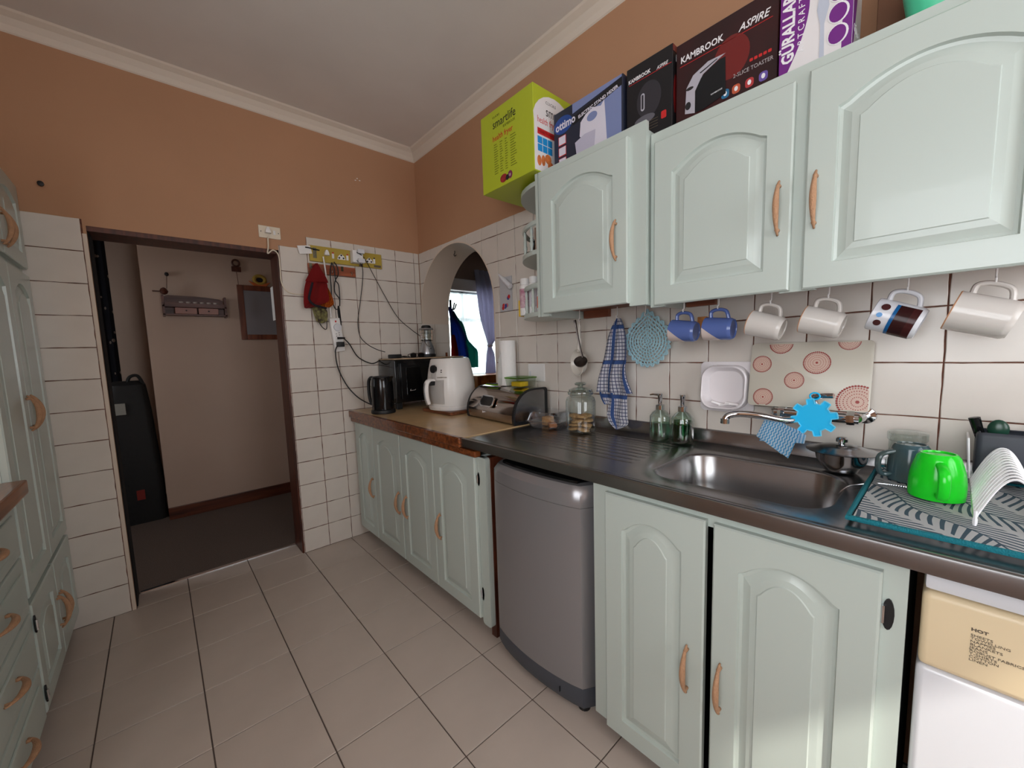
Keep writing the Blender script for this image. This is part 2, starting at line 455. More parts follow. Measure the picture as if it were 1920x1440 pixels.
for x in (-ww/2+.025, -ww/6, ww/6, ww/2-.025): box(x-.025, x+.025, -.02, .02, 0, wh, bm=b)
for z in (0, wh*.68, wh-.05): box(-ww/2, ww/2, -.02, .02, z, z+.05, bm=b)
obj('window_frame', b, WHITEP, w1)
struct(obj('ceiling', box(XL-.1, .25, REAR-.1, TH, CEIL, CEIL+.1), CEILM))
def cornice(p0, p1, nrm):
    b = BM(); prof = [(0, -.075), (.006, -.07), (.012, -.045), (.03, -.022), (.055, -.008), (.062, 0), (0, 0)]
    rings = []
    for p in (p0, p1): rings.append([b.verts.new((p[0]+nrm[0]*a, p[1]+nrm[1]*a, CEIL+h)) for a, h in prof])
    n = len(prof)
    for i in range(n): b.faces.new((rings[0][i], rings[0][(i+1) % n], rings[1][(i+1) % n], rings[1][i]))
    b.faces.new(rings[0]); b.faces.new(rings[1][::-1]); return b
struct(obj('trim_1', cornice((XL, .006), (.006, .006), (0, -1)), CORN))
struct(obj('trim_2', cornice((.006, .006), (.006, REAR), (-1, 0)), CORN))

# doorway lining
dr = thing('door_1', 'x', 'x'); del dr['label']; del dr['category']; struct(dr)
obj('jamb', box(DX1-.014, DX1, .004, TH, 0, DZ, .002), BROWNWOOD, dr)
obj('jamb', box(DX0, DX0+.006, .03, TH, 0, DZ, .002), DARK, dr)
obj('head', box(DX0, DX1, .004, TH, DZ-.025, DZ, .002), BROWNWOOD, dr)
obj('threshold_strip', box(DX0+.01, DX1-.014, TH-.014, TH+.012, -.004, .006, .002), CHROME, dr)

# hall
HY = 1.43
struct(obj('floor_hall', box(-3.2, .1, TH, 2.6, -.08, 0), CARPET))
struct(obj('wall_hall_back', box(-1.64, .1, HY, 2.6, 0, 2.6), PLASTER))
struct(obj('wall_hall_recess', box(-3.2, -1.64, 2.3, 2.4, 0, 2.6), PLASTER))
struct(obj('wall_hall_front', box(-3.3, XL, TH-.1, TH, 0, 2.6), PLASTER))
hb = BM()
HWN = (.5, 1.0, 1.1, 2.0)
box(-3.3, -3.2, TH, HWN[0], 0, 2.6, bm=hb); box(-3.3, -3.2, HWN[1], 2.4, 0, 2.6, bm=hb); box(-3.3, -3.2, HWN[0], HWN[1], 0, HWN[2], bm=hb); box(-3.3, -3.2, HWN[0], HWN[1], HWN[3], 2.6, bm=hb)
struct(obj('wall_hall_left', hb, PLASTER))
w4 = bpy.data.objects.new('window_hall_added', None); C.objects.link(w4); w4.location = (-3.25, .75, 1.0); struct(w4)  # unseen opening and frame, added to bring daylight into the hall
b = BM()
for y in (-.24, .24): box(-.02, .02, y-.02, y+.02, .1, 1.0, bm=b)
for z in (.1, .64, .96): box(-.02, .02, -.25, .25, z, z+.04, bm=b)
obj('window_frame', b, WHITEP, w4)
struct(obj('wall_hall_right', box(.1, .16, TH, 2.6, 0, 2.6), PLASTER))
struct(obj('ceiling_hall', box(-3.3, .16, TH, 2.6, 2.6, 2.7), CEILM))
struct(obj('baseboard_hall', box(-1.64, .1, HY-.018, HY, 0, .1, .004), BASEWOOD))

# room behind the hatch
OY = 1.7
OW = (1.2, 2.9, .95, 2.15)
struct(obj('floor_dining', box(WT, 4.2, -3.2, OY+.1, -.08, 0), CARPET))
DIN = pm('dining_paint', (128, 104, 92), .8)
ob_ = BM()
box(.16, OW[0], OY, OY+.1, 0, 2.7, bm=ob_); box(OW[1], 4.2, OY, OY+.1, 0, 2.7, bm=ob_)
box(OW[0], OW[1], OY, OY+.1, 0, OW[2], bm=ob_); box(OW[0], OW[1], OY, OY+.1, OW[3], 2.7, bm=ob_)
struct(obj('wall_dining_back', ob_, DIN))
struct(obj('wall_dining_right', box(4.2, 4.3, -3.2, OY+.1, 0, 2.7), DIN))
struct(obj('wall_dining_front', box(WT, 4.3, -3.3, -3.2, 0, 2.7), DIN))
struct(obj('wall_dining_left', box(.16, WT, TH, OY, 0, 2.7), DIN))
struct(obj('ceiling_dining', box(.16, 4.3, -3.3, OY+.1, 2.7, 2.8), CEILM))
w2 = thing('window_2', 'x', 'x', (OW[0], OY+.05, OW[2])); del w2['label']; del w2['category']; struct(w2)
b = BM(); ww, wh = OW[1]-OW[0], OW[3]-OW[2]
for x in (.0, .42, .85, 1.28, ww-.04): box(x, x+.04, -.02, .02, 0, wh, bm=b)
for z in (0, .78, wh-.05): box(0, ww, -.02, .02, z, z+.05, bm=b)
obj('window_frame', b, pm('window_grey_blue', (196, 208, 214), .4), w2)
obj('window_pane', box(.0, ww, -.003, .003, 0, wh), GLASS, w2)
obj('blind_cassette', box(-.1, ww+.1, -.13, -.06, wh-.02, wh+.14, .02), pm('blind_band', (206, 196, 196), .6), w2)

# ================================================================== cupboards
def loop_pts(x0, x1, z0, z1, rise, n=18):
    pts = [(x0, z0), (x1, z0)]
    for i in range(n+1):
        t = i/n; x = x1+(x0-x1)*t; s = abs(2*t-1)
        sh = .05
        k = max(0, 1-(s/(1-sh))**2) if s < 1-sh else 0
        pts.append((x, z1-rise+rise*k))
    return pts
DOORM = {}
def door_mesh(w, h, rise=.04, st=.06, t=.02):
    key = (round(w, 3), round(h, 3), rise)
    if key in DOORM: return DOORM[key]
    b = BM(); L = []
    def lp(m_, y, rs, bev=0):
        L.append([b.verts.new((p[0], y, p[1])) for p in loop_pts(m_, w-m_, m_, h-m_, rs)])
    lp(0, t, 0); lp(0, .004, 0); lp(.004, 0, 0)
    lp(st, 0, rise); lp(st+.0025, .009, rise); lp(st+.009, .0105, rise); lp(st+.013, .0095, rise); lp(st+.026, .004, rise*.97)
    lp(st+.04, .0015, rise*.95); lp(st+.042, -.0008, rise*.95)
    n = len(L[0])
    for p, q in zip(L, L[1:]):
        for i in range(n): b.faces.new((p[i], p[(i+1) % n], q[(i+1) % n], q[i]))
    b.faces.new(L[-1]); b.faces.new(L[0][::-1])
    me = bpy.data.meshes.new('door'); bmesh.ops.recalc_face_normals(b, faces=b.faces); b.to_mesh(me); b.free()
    me.polygons.foreach_set('use_smooth', [True]*len(me.polygons)); me.set_sharp_from_angle(angle=math.radians(11))
    me.materials.append(SAGE); DOORM[key] = me; return me
def handle_mesh(L=.14):
    b = BM(); P = []; R = []
    for i in range(21):
        t = i/20; s = 2*t-1
        P.append((0, -.004-.026*(1-s*s)**.8, t*L)); R.append(.0032+.0065*(1-abs(s)**1.6))
    tube(P, R, 10, b, flat=.8)
    for z in (.013, L-.013): tube([(0, 0, z), (0, -.016, z)], .005, 8, b)
    me = bpy.data.meshes.new('handle'); bmesh.ops.recalc_face_normals(b, faces=b.faces); b.to_mesh(me); b.free()
    me.polygons.foreach_set('use_smooth', [True]*len(me.polygons)); me.materials.append(HANDLEW); return me
HANDLE = handle_mesh()
def hinge(parent, x, z):
    h = obj('hinge', prism(ell(0, 0, .009, .032, 16), -.004, 0), BLACK, parent, mw=Matrix.Translation((x, 0, z)))
    obj('hinge_pin', tube([(0, -.006, -.018), (0, -.006, .018)], .0045, 8), CHROME, parent, mw=Matrix.Translation((x-.008, 0, z)))
def door(parent, x, z, w, h, y=-.02, hx=None, hz=None, rise=.045, st=.06):
    d = link('door', door_mesh(w, h, rise, st), None, parent, Matrix.Translation((x, y, z)))
    if hx is not None: link('handle', HANDLE, None, d, Matrix.Translation((hx-x, 0, hz-z)))
    return d

# --- base cabinet beside the doorway wall
bc = thing('base_cabinet', 'long sage green base cabinet with four arched doors under the wooden worktop', 'cabinet', (-.58, -.03, 0), SINK)
obj('carcass', box(0, 1.40, .02, .56, .075, .842), SAGE, bc)
fr = BM()
for x in (0, .30, .68, 1.045, 1.402): box(x-.01 if x else 0, x+.03, 0, .02, .075, .842, bm=fr)
for xa, xb in ((.03, .29), (.33, .67), (.71, 1.035), (1.075, 1.392)): box(xa, xb, 0, .02, .815, .842, bm=fr); box(xa, xb, 0, .02, .075, .105, bm=fr)
obj('face_frame', fr, SAGE, bc)
obj('end_stile', prism(rrect(1.402, 1.46, .055, .842, .012), -.004, .022, bev=.002), SAGE, bc)
obj('side_panel', box(1.43, 1.465, .022, .565, .0, .842), BROWNWOOD, bc)
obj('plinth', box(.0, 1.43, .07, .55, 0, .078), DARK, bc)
for x, w, hx in ((.003, .292, .272), (.305, .37, .648), (.685, .357, .742), (1.047, .352, 1.098)):
    door(bc, x, .083, w, .758, hx=hx, hz=.358)
for z in (.2, .74): hinge(bc, 1.408, z)

# --- wooden worktop
wt = thing('worktop', 'beige laminate worktop with varnished wooden edging beside the doorway wall', 'worktop', (-.625, -.001, .845), SINK)
obj('top', box(0, 1.355, .025, .619, .035, .075), LAMIN, wt)
obj('edge_moulding', prism([(0, 0)], 0, 0) if False else box(0, 1.355, 0, .027, .03, .0765, .006), EDGEWOOD, wt)
obj('lower_moulding', box(0, 1.455, .012, .045, 0, .0275, .005), EDGEWOOD, wt)

# --- steel sink top
SZ = .916
st = thing('sink_top', 'long stainless steel sink top with one bowl and ribbed drainers', 'sink', (-.615, -1.356, SZ), SINK)
SL = 2.15
bx0, bx1, by0, by1 = .835, 1.285, .095, .455     # bowl in local x / y
b = BM()
N = 4*7
hole = rrect(bx0, bx1, by0, by1, .085, 6)
def outer(pt):
    cx, cy = (bx0+bx1)/2, (by0+by1)/2; dx, dy = pt[0]-cx, pt[1]-cy
    k = min(((.30)/abs(dx)) if abs(dx) > 1e-9 else 9e9, ((.235)/abs(dy)) if abs(dy) > 1e-9 else 9e9)
    return (cx+dx*k, cy+dy*k)
ol = [outer(p) for p in hole]
cxb, cyb = (bx0+bx1)/2, (by0+by1)/2
# snap the four corners of the ring
for cx_, cy_ in ((cxb+.3, cyb+.235), (cxb-.3, cyb+.235), (cxb-.3, cyb-.235), (cxb+.3, cyb-.235)):
    i = min(range(len(ol)), key=lambda q: (ol[q][0]-cx_)**2+(ol[q][1]-cy_)**2); ol[i] = (cx_, cy_)
loops = [[b.verts.new((p[0], p[1], 0)) for p in ol], [b.verts.new((p[0], p[1], 0)) for p in hole]]
def shrink(s, z):
    r = [b.verts.new((cxb+(p[0]-cxb)*(1-s/(bx1-bx0)*2), cyb+(p[1]-cyb)*(1-s/(by1-by0)*2), z)) for p in hole]; loops.append(r)
shrink(.004, -.002); shrink(.008, -.009); shrink(.016, -.1); shrink(.024, -.128); shrink(.045, -.142); shrink(.1, -.148)
for p, q in zip(loops, loops[1:]):
    for i in range(len(p)): b.faces.new((p[i], p[(i+1) % len(p)], q[(i+1) % len(p)], q[i]))
b.faces.new(loops[-1])
x0r, x1r, y0r, y1r = cxb-.3, cxb+.3, cyb-.235, cyb+.235
def quad(*p): b.faces.new([b.verts.new(q) for q in p])
quad((0, y0r, 0), (x0r, y0r, 0), (x0r, y1r, 0), (0, y1r, 0)); quad((x1r, y0r, 0), (SL, y0r, 0), (SL, y1r, 0), (x1r, y1r, 0))
quad((0, y1r, 0), (SL, y1r, 0), (SL, .595, 0), (0, .595, 0))
# front: slope up to a rolled rim and lip
prof = [(y0r, 0), (.024, 0), (.019, .003), (.005, .004), (.001, .002), (0, -.003), (0, -.034), (.004, -.036), (.03, -.036)]
for (ya, za), (yb, zb) in zip(prof, prof[1:]): quad((0, ya, za), (SL, ya, za), (SL, yb, zb), (0, yb, zb))
prof = [(.595, 0), (.601, .004), (.604, .05), (.607, .054), (.614, .055), (.614, 0)]
for (ya, za), (yb, zb) in zip(prof, prof[1:]): quad((0, ya, za), (SL, ya, za), (SL, yb, zb), (0, yb, zb))
quad((0, 0, -.034), (0, .03, -.036), (0, .614, 0), (0, 0, .004))
bmesh.ops.remove_doubles(b, verts=b.verts, dist=.0004)
obj('worktop_sheet', b, STEELD, st, smooth=True)
def rib_mesh(x0, x1):
    b = BM(); tube([(x0, 0, -.0012), (x0+.03, 0, 0), (x1-.03, 0, 0), (x1, 0, -.0012)], .0016, 8, b, flat=5)
    me = bpy.data.meshes.new('drainer_rib'); bmesh.ops.recalc_face_normals(b, faces=b.faces); b.to_mesh(me); b.free()
    me.polygons.foreach_set('use_smooth', [True]*len(me.polygons)); me.materials.append(STEELD); return me
for me in (rib_mesh(.2, .76), rib_mesh(1.36, 2.05)):
    for i in range(9): link('drainer_rib', me, None, st, Matrix.Translation((0, .17+i*.04, 0)))
obj('waste', lathe([(0, -.146), (.03, -.146), (.04, -.1455), (.04, -.149), (0, -.149)], 20, c=(cxb, cyb)), CHROME, st)

# --- sink base cabinet
sc = thing('base_cabinet', 'sage green sink cabinet with two arched doors a dark gap apart', 'cabinet', (-.58, -2.052, 0), SINK)
obj('back_panel', box(.02, .70, .50, .55, .06, .86), DARK, sc)  # interior boards near-black, shade behind the door gap put into the colour
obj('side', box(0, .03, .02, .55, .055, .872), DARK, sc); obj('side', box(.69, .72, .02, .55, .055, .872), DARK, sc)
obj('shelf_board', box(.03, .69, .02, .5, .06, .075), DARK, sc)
fr = BM(); box(0, .075, 0, .02, .055, .872, bm=fr); box(.655, .722, 0, .02, 0.0, .872, bm=fr); box(.075, .655, 0, .02, .835, .872, bm=fr)
obj('face_frame', fr, SAGE, sc)
door(sc, .055, .055, .303, .80, hx=.318, hz=.355)
door(sc, .377, .045, .31, .808, hx=.402, hz=.352)
hinge(sc, .697, .765)

# --- washing machine under the drainer
wm = thing('washing_machine', 'silver grey top loading washing machine with black lid under the steel drainer', 'washing machine', (-.58, -1.515, 0), SINK)
def bowed(x0, x1, yb, bow, r, n=14, inset=0):
    w = x1-x0; pts = []
    for i in range(n+1):
        t = i/n; s = 2*t-1
        y = -bow*(1-s*s)+ (.06*max(0, (abs(s)-.82)/.18)**2) + inset
        pts.append((x0+w*t, y))
    return pts+[(x1, yb), (x0, yb)]
def loft(layers, bm=None):
    b = bm or BM(); R = [[b.verts.new((p[0], p[1], z)) for p in poly] for poly, z in layers]
    for p, q in zip(R, R[1:]):
        for i in range(len(p)): b.faces.new((p[i], p[(i+1) % len(p)], q[(i+1) % len(p)], q[i]))
    b.faces.new(R[0][::-1]); b.faces.new(R[-1]); return b
BW = bowed(0, .525, .5, .04, .05)
obj('body', loft([(BW, .105), (BW, .765)]), GREYM, wm, smooth=True)
BI = bowed(.006, .519, .5, .036, .05)
obj('plinth', loft([(bowed(.004, .521, .5, .034, .05, inset=.008), .022), (bowed(.0, .525, .5, .04, .05), .05), (BW, .104)]), GREYD, wm, smooth=True)
obj('top_rim', loft([(bowed(.001, .524, .5, .039, .05), .766), (bowed(.001, .524, .5, .039, .05), .815), (bowed(.012, .513, .5, .03, .05, inset=.012), .838), (bowed(.03, .495, .49, .02, .05, inset=.03), .842)]), GREYM, wm, smooth=True)
obj('lid', loft([(bowed(.035, .49, .47, .02, .05, inset=.018), .836), (bowed(.035, .49, .47, .02, .05, inset=.02), .849), (bowed(.045, .48, .46, .02, .05, inset=.05), .856)]), BLACKG, wm, smooth=True)
obj('service_flap', box(.40, .402, -.0335, -.02, .055, .075), BLACK, wm)
for x in (.06, .465):
    for y in (.05, .42): obj('foot', lathe([(0, 0), (.022, 0), (.022, .01), (.014, .012), (.014, .03), (0, .03)], 14, c=(x, y if y > .1 else .03)), BLACK, wm)

# --- second washer with the cream panel
w2m = thing('washing_machine', 'white front washer with cream control panel under the dish drying mat', 'washing machine', (-.58, -2.79, 0), SINK)
obj('body', box(0, .58, .0, .55, .02, .688, .012, seg=3), WHITE, w2m, smooth=True)
obj('top', box(0.004, .576, .002, .55, .838, .87, .008), WHITE, w2m, smooth=True)
obj('control_panel', box(.002, .578, -.004, .54, .69, .836, .012, seg=3), CREAMP, w2m, smooth=True)
for x in (.05, .53):
    for y in (.05, .5): obj('foot', lathe([(0, 0), (.02, 0), (.02, .022), (0, .022)], 12, c=(x, y)), BLACK, w2m)
GINK = pm('grey_ink', (96, 84, 70), .6)
text('HOT', .0075, GINK, w2m, front(.063, -.0045, .789), bold=.0003, sx=1.2)
text('SHEETS\nTOWELLING\nNAPPIES\nBLANKETS\nJEANS\nROBUST FABRICS\nT-SHIRTS\nCOTTON\nLINEN', .0062, GINK, w2m, front(.063, -.0045, .779), line=.92, sx=1.25)

# --- wall cupboards
UNDER = pm('cupboard_underside_wood', (150, 88, 60), .5, wood=(30, 'X', (108, 58, 40)))
c1 = thing('wall_cupboard', 'single door sage green wall cupboard under the stand mixer box', 'cupboard', (-.33, -1.603, 1.447), SINK)
obj('carcass', box(.002, .49, .018, .322, .042, .575), SAGE, c1)
fr = BM(); box(0, .045, 0, .018, 0, .6, bm=fr); box(.43, .492, 0, .018, 0, .6, bm=fr); box(.045, .43, 0, .018, .56, .6, bm=fr); box(.045, .43, 0, .018, .03, .06, bm=fr)
obj('face_frame', fr, SAGE, c1)
obj('batten', box(.004, .14, .295, .322, .0, .041), UNDER, c1); obj('side_skirt', box(.472, .4915, .0185, .3, .0, .0415), SAGE, c1)
obj('underside', box(.004, .488, .02, .322, .034, .0425), UNDER, c1)
door(c1, .028, .01, .405, .558, hx=.39, hz=.163, rise=.05, st=.058)
c2 = thing('wall_cupboard', 'wide double door sage green wall cupboard above the mugs', 'cupboard', (-.30, -2.097, 1.437), SINK)
obj('carcass', box(.002, .95, .018, .292, .047, .555), SAGE, c2)
fr = BM(); box(0, .05, 0, .018, 0, .57, bm=fr); box(.38, .46, 0, .018, 0, .57, bm=fr); box(.80, .95, 0, .018, 0, .57, bm=fr)
for xa, xb in ((.05, .38), (.46, .80)): box(xa, xb, 0, .018, .52, .57, bm=fr); box(xa, xb, 0, .018, .03, .06, bm=fr)
obj('face_frame', fr, SAGE, c2)
obj('batten', box(.004, .11, .268, .292, .014, .046), UNDER, c2)
obj('underside', box(.004, .948, .02, .292, .038, .0475), UNDER, c2)
door(c2, .020, .004, .385, .528, hx=.378, hz=.152, rise=.05, st=.06)
door(c2, .434, .002, .41, .538, hx=.457, hz=.152, rise=.05, st=.06)

# --- round end shelf with spindles
cs = thing('corner_shelf', 'rounded sage green end shelf with turned spindles on the small cupboard side', 'shelf', (-.33, -1.6, 1.447), SINK)
def quarter(r, n=10, ry=.31):     # fan from the cupboard side, local x to the left
    return [(0, .32)] + [(-r*math.sin(PI/2*i/n), .32-ry*math.cos(PI/2*i/n)) for i in range(n+1)]
obj('side_panel', box(-.016, -.001, 0, .32, 0, .6), SAGE, cs)
QS = .27
for z in (0, .27, .555):
    obj('shelf_board', zprism(quarter(QS), z+.006, z+.026, bev=.003), SAGE, cs, mw=Matrix.Translation((-.016, 0, 0)))
arc = [(-.016-(QS-.012)*math.sin(PI/2*i/14), .32-.298*math.cos(PI/2*i/14)) for i in range(15)]
spm = lathe([(0, 0), (.0085, 0), (.0085, .006), (.0055, .012), (.0105, .034), (.006, .046), (.0095, .052), (.006, .058), (.0095, .064), (.0055, .07), (.0075, .088), (.0045, .108), (0, .108)], 10)
sme = bpy.data.meshes.new('spindle'); bmesh.ops.recalc_face_normals(spm, faces=spm.faces); spm.to_mesh(sme); spm.free(); sme.polygons.foreach_set('use_smooth', [True]*len(sme.polygons)); sme.materials.append(SAGE)
for z in (.026, .296):
    obj('rail', tube([(p[0], p[1], z+.118) for p in arc], .0125, 8, flat=.8), SAGE, cs, smooth=True)
    for i in (2, 5, 8, 11, 13): link('spindle', sme, None, cs, Matrix.Translation((arc[i][0], arc[i][1], z)))

# --- tall cupboard and drawers on the opposite wall
tc_ = thing('tall_cupboard', 'tall sage green cupboard with three tiers of paired arched doors', 'cupboard', (-2.005, -.765, 0), LEFT)
obj('carcass', box(.002, .76, .02, .58, .08, 2.1), SAGE, tc_)
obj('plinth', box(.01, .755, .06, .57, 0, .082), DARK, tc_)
for z, h, hz, rs in ((.09, .40, .22, .03), (.515, 1.195, 1.05, .045), (1.74, .36, 1.765, .03)):
    door(tc_, .006, z, .37, h, y=-.0, hx=.352, hz=hz, rise=rs)
    door(tc_, .384, z, .37, h, y=-.0, hx=.406, hz=hz, rise=rs)
for z in (.16, .42): hinge(tc_, -.003+.008, z)
du = thing('drawer_unit', 'sage green four drawer base unit with wooden top beside the tall cupboard', 'drawers', (-2.005, -1.45, 0), LEFT)
obj('carcass', box(0, .68, .02, .58, .08, .885), SAGE, du)
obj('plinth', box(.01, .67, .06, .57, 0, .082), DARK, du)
obj('worktop', box(-.02, .683, .02, .59, .886, .925), LAMIN, du)
obj('worktop_edge', box(-.02, .683, -.035, .022, .88, .927, .006), pm('worktop_edge_wood', (150, 88, 44), .3, wood=(45, 'X', (92, 48, 24)), coat=.4), du)
for i in range(4):
    z = .09+i*.197
    d = obj('drawer', box(.015, .665, 0, .02, z, z+.188, .004), SAGE, du)
    obj('drawer_panel', box(.06, .62, -.006, .001, z+.04, z+.148, .005), SAGE, d)
    link('handle', HANDLE, None, d, Matrix.Translation((.27, -.004, z+.11)) @ Matrix.Rotation(PI/2, 4, 'Y'))
obj('nail_hook', lathe([(0, 0), (.006, 0), (.006, .012), (.011, .014), (.011, .024), (0, .026)], 10), BLACK, wall_back, mw=Matrix.Translation((-1.93, .006, 2.13)) @ Matrix.Rotation(PI/2, 4, 'X'))

# ================================================================== things on and around the counters
def root_at(p, rz=SINK, dz=0): return (p[0], p[1], p[2]+dz)
WZ = .9215        # wooden worktop surface

# --- mini oven in the corner
ov = thing('mini_oven', 'black countertop mini oven standing in the corner below the lantern', 'oven', (-.39, -.28, WZ), 0)
obj('body', box(0, .62, .004, .265, .045, .345, .01), BLACKG, ov, smooth=True)
d = obj('door', box(.035, .46, -.014, .004, .07, .325, .006), BLACKG, ov, smooth=True)
obj('door_window', box(.075, .42, -.0155, -.013, .1, .29, .003), pm('oven_glass', (8, 8, 9), .04), d)
obj('maker_mark', tube(spline([(.105, -.016, .137), (.1, -.016, .127), (.115, -.016, .128), (.135, -.016, .129), (.142, -.016, .134)], 4), .0014, 5), WINK, d)
obj('control_panel', box(.47, .61, -.01, .004, .07, .325, .006), BLACK, ov)
for z in (.13, .2, .27): obj('knob', lathe([(0, 0), (.02, 0), (.018, .018), (0, .02)], 16), BLACK, ov, mw=Matrix.Translation((.54, -.01, z)) @ Matrix.Rotation(PI/2, 4, 'X'))
for x in (.012, .57):
    for y in (.02, .225): obj('foot', box(x, x+.04, y, y+.03, 0, .046, .004), BLACK, ov)
tray = tag(obj('tray', box(-.39, .20, -.27, -.03, 1.2675, 1.276, .003), pm('board_tan', (176, 150, 122), .5, noise=(20, .15))), 'thin tan board lying on the black mini oven', 'board')
tz = 1.277
# lantern
lt = thing('lantern', 'silver camping lantern with black cap standing on the mini oven', 'lantern', (-.055, -.15, tz), 0)
SILV = pm('silver_plastic', (176, 178, 182), .25, .7)
obj('base', lathe([(0, 0), (.062, 0), (.064, .012), (.062, .024), (0, .024)], 28), BLACK, lt, smooth=True)
obj('body', lathe([(.0, .024), (.06, .024), (.058, .05), (.047, .085), (.036, .115), (.034, .122), (0, .122)], 28), SILV, lt, smooth=True)
obj('switch', lathe([(0, 0), (.008, 0), (.007, .005), (0, .006)], 12), BLACK, lt, mw=Matrix.Translation((0, -.049, .06)) @ Matrix.Rotation(PI/2, 4, 'X'))
obj('ring', lathe([(.03, .122), (.043, .122), (.043, .13), (.03, .13)], 24), BLACK, lt)
obj('glass_tube', lathe([(.036, .13), (.038, .2), (.036, .205)], 24), GLASS, lt, smooth=True)
obj('lamp_tube', lathe([(0, .13), (.007, .13), (.007, .2), (0, .2)], 10), WHITE, lt)
for a in range(4):
    t = a*PI/2+.5; obj('guard_wire', tube([(.044*math.cos(t), .044*math.sin(t), .125), (.047*math.cos(t), .047*math.sin(t), .165), (.044*math.cos(t), .044*math.sin(t), .207)], .0022, 6), CHROME, lt)
for z in (.15, .18): obj('guard_ring', tube([(.046*math.cos(2*PI*i/24), .046*math.sin(2*PI*i/24), z) for i in range(24)], .0016, 5, closed=True), CHROME, lt)
obj('top_rim', lathe([(0, .204), (.052, .204), (.056, .208), (.05, .216), (0, .22)], 28), SILV, lt, smooth=True)
obj('cap', lathe([(0, .216), (.037, .216), (.036, .23), (.028, .238), (0, .24)], 24), BLACK, lt, smooth=True)
obj('carry_handle', tube(spline([(-.056, 0, .208), (-.062, -.02, .19), (-.055, -.04, .14), (-.03, -.052, .09), (0, -.056, .075)], 5), .0022, 6), CHROME, lt)
# glasses / adaptor tangle on the oven
ad = thing('power_adaptor', 'black charger brick with coiled lead lying on the mini oven', 'adaptor', (-.345, -.2, tz), 0)
obj('brick', box(-.045, .045, -.02, .02, 0, .028, .008), BLACK, ad, smooth=True)
obj('lead_coil', tube(spline([(.045, 0, .008), (.08, .02, .006), (.12, .01, .005), (.1, -.02, .005), (.06, -.015, .012), (.02, -.03, .004), (.0, -.03, .005)], 6), .0035, 6), BLACK, ad)
gl = thing('sunglasses', 'folded dark sunglasses lying on the mini oven beside the lantern', 'glasses', (-.17, -.2, tz), 0)
for x in (-.03, .03): obj('lens', prism(rrect(x-.024, x+.024, .003, .032, .012), -.002, .002), BLACKG, gl)
obj('frame', tube(spline([(-.056, 0, .028), (-.03, 0, .034), (0, 0, .028), (.03, 0, .034), (.056, 0, .028), (.058, .03, .022), (.03, .05, .004), (-.03, .05, .004), (-.058, .03, .02), (-.056, 0, .028)], 4), .0028, 6), pm('tortoise_brown', (58, 38, 30), .3), gl)
cl_ = thing('clothes_peg', 'wooden clothes peg standing on the oven board edge', 'peg', (.055, -.245, tz), 0)
for x in (-.006, .001): obj('peg_half', box(x, x+.006, -.005, .005, 0, .03, .001), EDGEWOOD, cl_)

# --- kettle
kt = thing('kettle', 'tall gloss black electric kettle beside the mini oven', 'kettle', (-.505, -.315, WZ), 1.95)
obj('base', lathe([(0, 0), (.077, 0), (.079, .008), (.076, .022), (.07, .026), (0, .026)], 32), BLACK, kt, smooth=True)
obj('body', lathe([(0, .027), (.07, .027), (.071, .05), (.07, .17), (.067, .225), (.063, .236), (0, .236)], 36), BLACKG, kt, smooth=True)
obj('lid', lathe([(0, .236), (.06, .236), (.057, .243), (.02, .247), (0, .247)], 28), BLACK, kt, smooth=True)
obj('spout', prism([(-.062, .2), (-.092, .243), (-.055, .243)], -.016, .016, bev=.003), BLACKG, kt)
obj('handle', tube(spline([(.06, 0, .225), (.095, 0, .232), (.118, 0, .2), (.118, 0, .1), (.1, 0, .06), (.068, 0, .055)], 6), .011, 10), BLACK, kt, smooth=True)

# --- chopping board and air fryer
cb = tag(obj('chopping_board', box(-.30, -.02, -.80, -.47, WZ, WZ+.02, .003), pm('acacia', (132, 80, 50), .45, wood=(26, 'Y', (80, 44, 28)))), 'dark striped wooden chopping board under the white air fryer', 'chopping board')
AF = (-.175, -.635, WZ+.0205)
af = thing('air_fryer', 'white egg shaped air fryer with black knob on the wooden board', 'air fryer', AF, -1.42)
WF = pm('fryer_white', (228, 224, 220), .28)
obj('base', lathe([(0, 0), (.135, 0), (.142, .01), (.143, .028), (.14, .03), (0, .03)], 40, sq=2.4), WF, af, smooth=True)
obj('body', lathe([(0, .031), (.139, .031), (.146, .06), (.149, .11), (.146, .17), (.136, .24), (.126, .29), (.119, .318), (.112, .326), (0, .328)], 44, sq=2.4), WF, af, smooth=True)
def wrap(px0, px1, z0, z1, rf, name, mat, off=.001, n=10, m_=6):
    b = BM(); G = []
    for j in range(m_+1):
        z = z0+(z1-z0)*j/m_; r = rf(z)+off; row = []
        for i in range(n+1):
            t = -PI/2+(px0+(px1-px0)*i/n); k = 1/((abs(math.cos(t))**2.4+abs(math.sin(t))**2.4)**(1/2.4))
            row.append(b.verts.new((r*k*math.cos(t), r*k*math.sin(t), z)))
        G.append(row)
    for a, c in zip(G, G[1:]):
        for i in range(n): b.faces.new((a[i], a[i+1], c[i+1], c[i]))
    bmesh.ops.solidify(b, geom=list(b.faces), thickness=.0015)
    return obj(name, b, mat, af, smooth=True)
prf = [(.031, .139), (.06, .146), (.11, .149), (.17, .146), (.24, .136), (.29, .126), (.318, .119)]
def rf(z):
    for (a, ra), (c, rc) in zip(prf, prf[1:]):
        if z <= c: return ra+(rc-ra)*(z-a)/(c-a)
    return .1
dw = wrap(-.55, .55, .045, .195, rf, 'drawer', WF, .0035)
wrap(-.16, .16, .2, .29, rf, 'control_stem', WF, .008)
obj('dial', lathe([(0, 0), (.026, 0), (.024, .016), (.012, .018), (0, .018)], 20), BLACK, af, mw=Matrix.Translation((0, -.134, .262)) @ Matrix.Rotation(PI/2-.1, 4, 'X'))
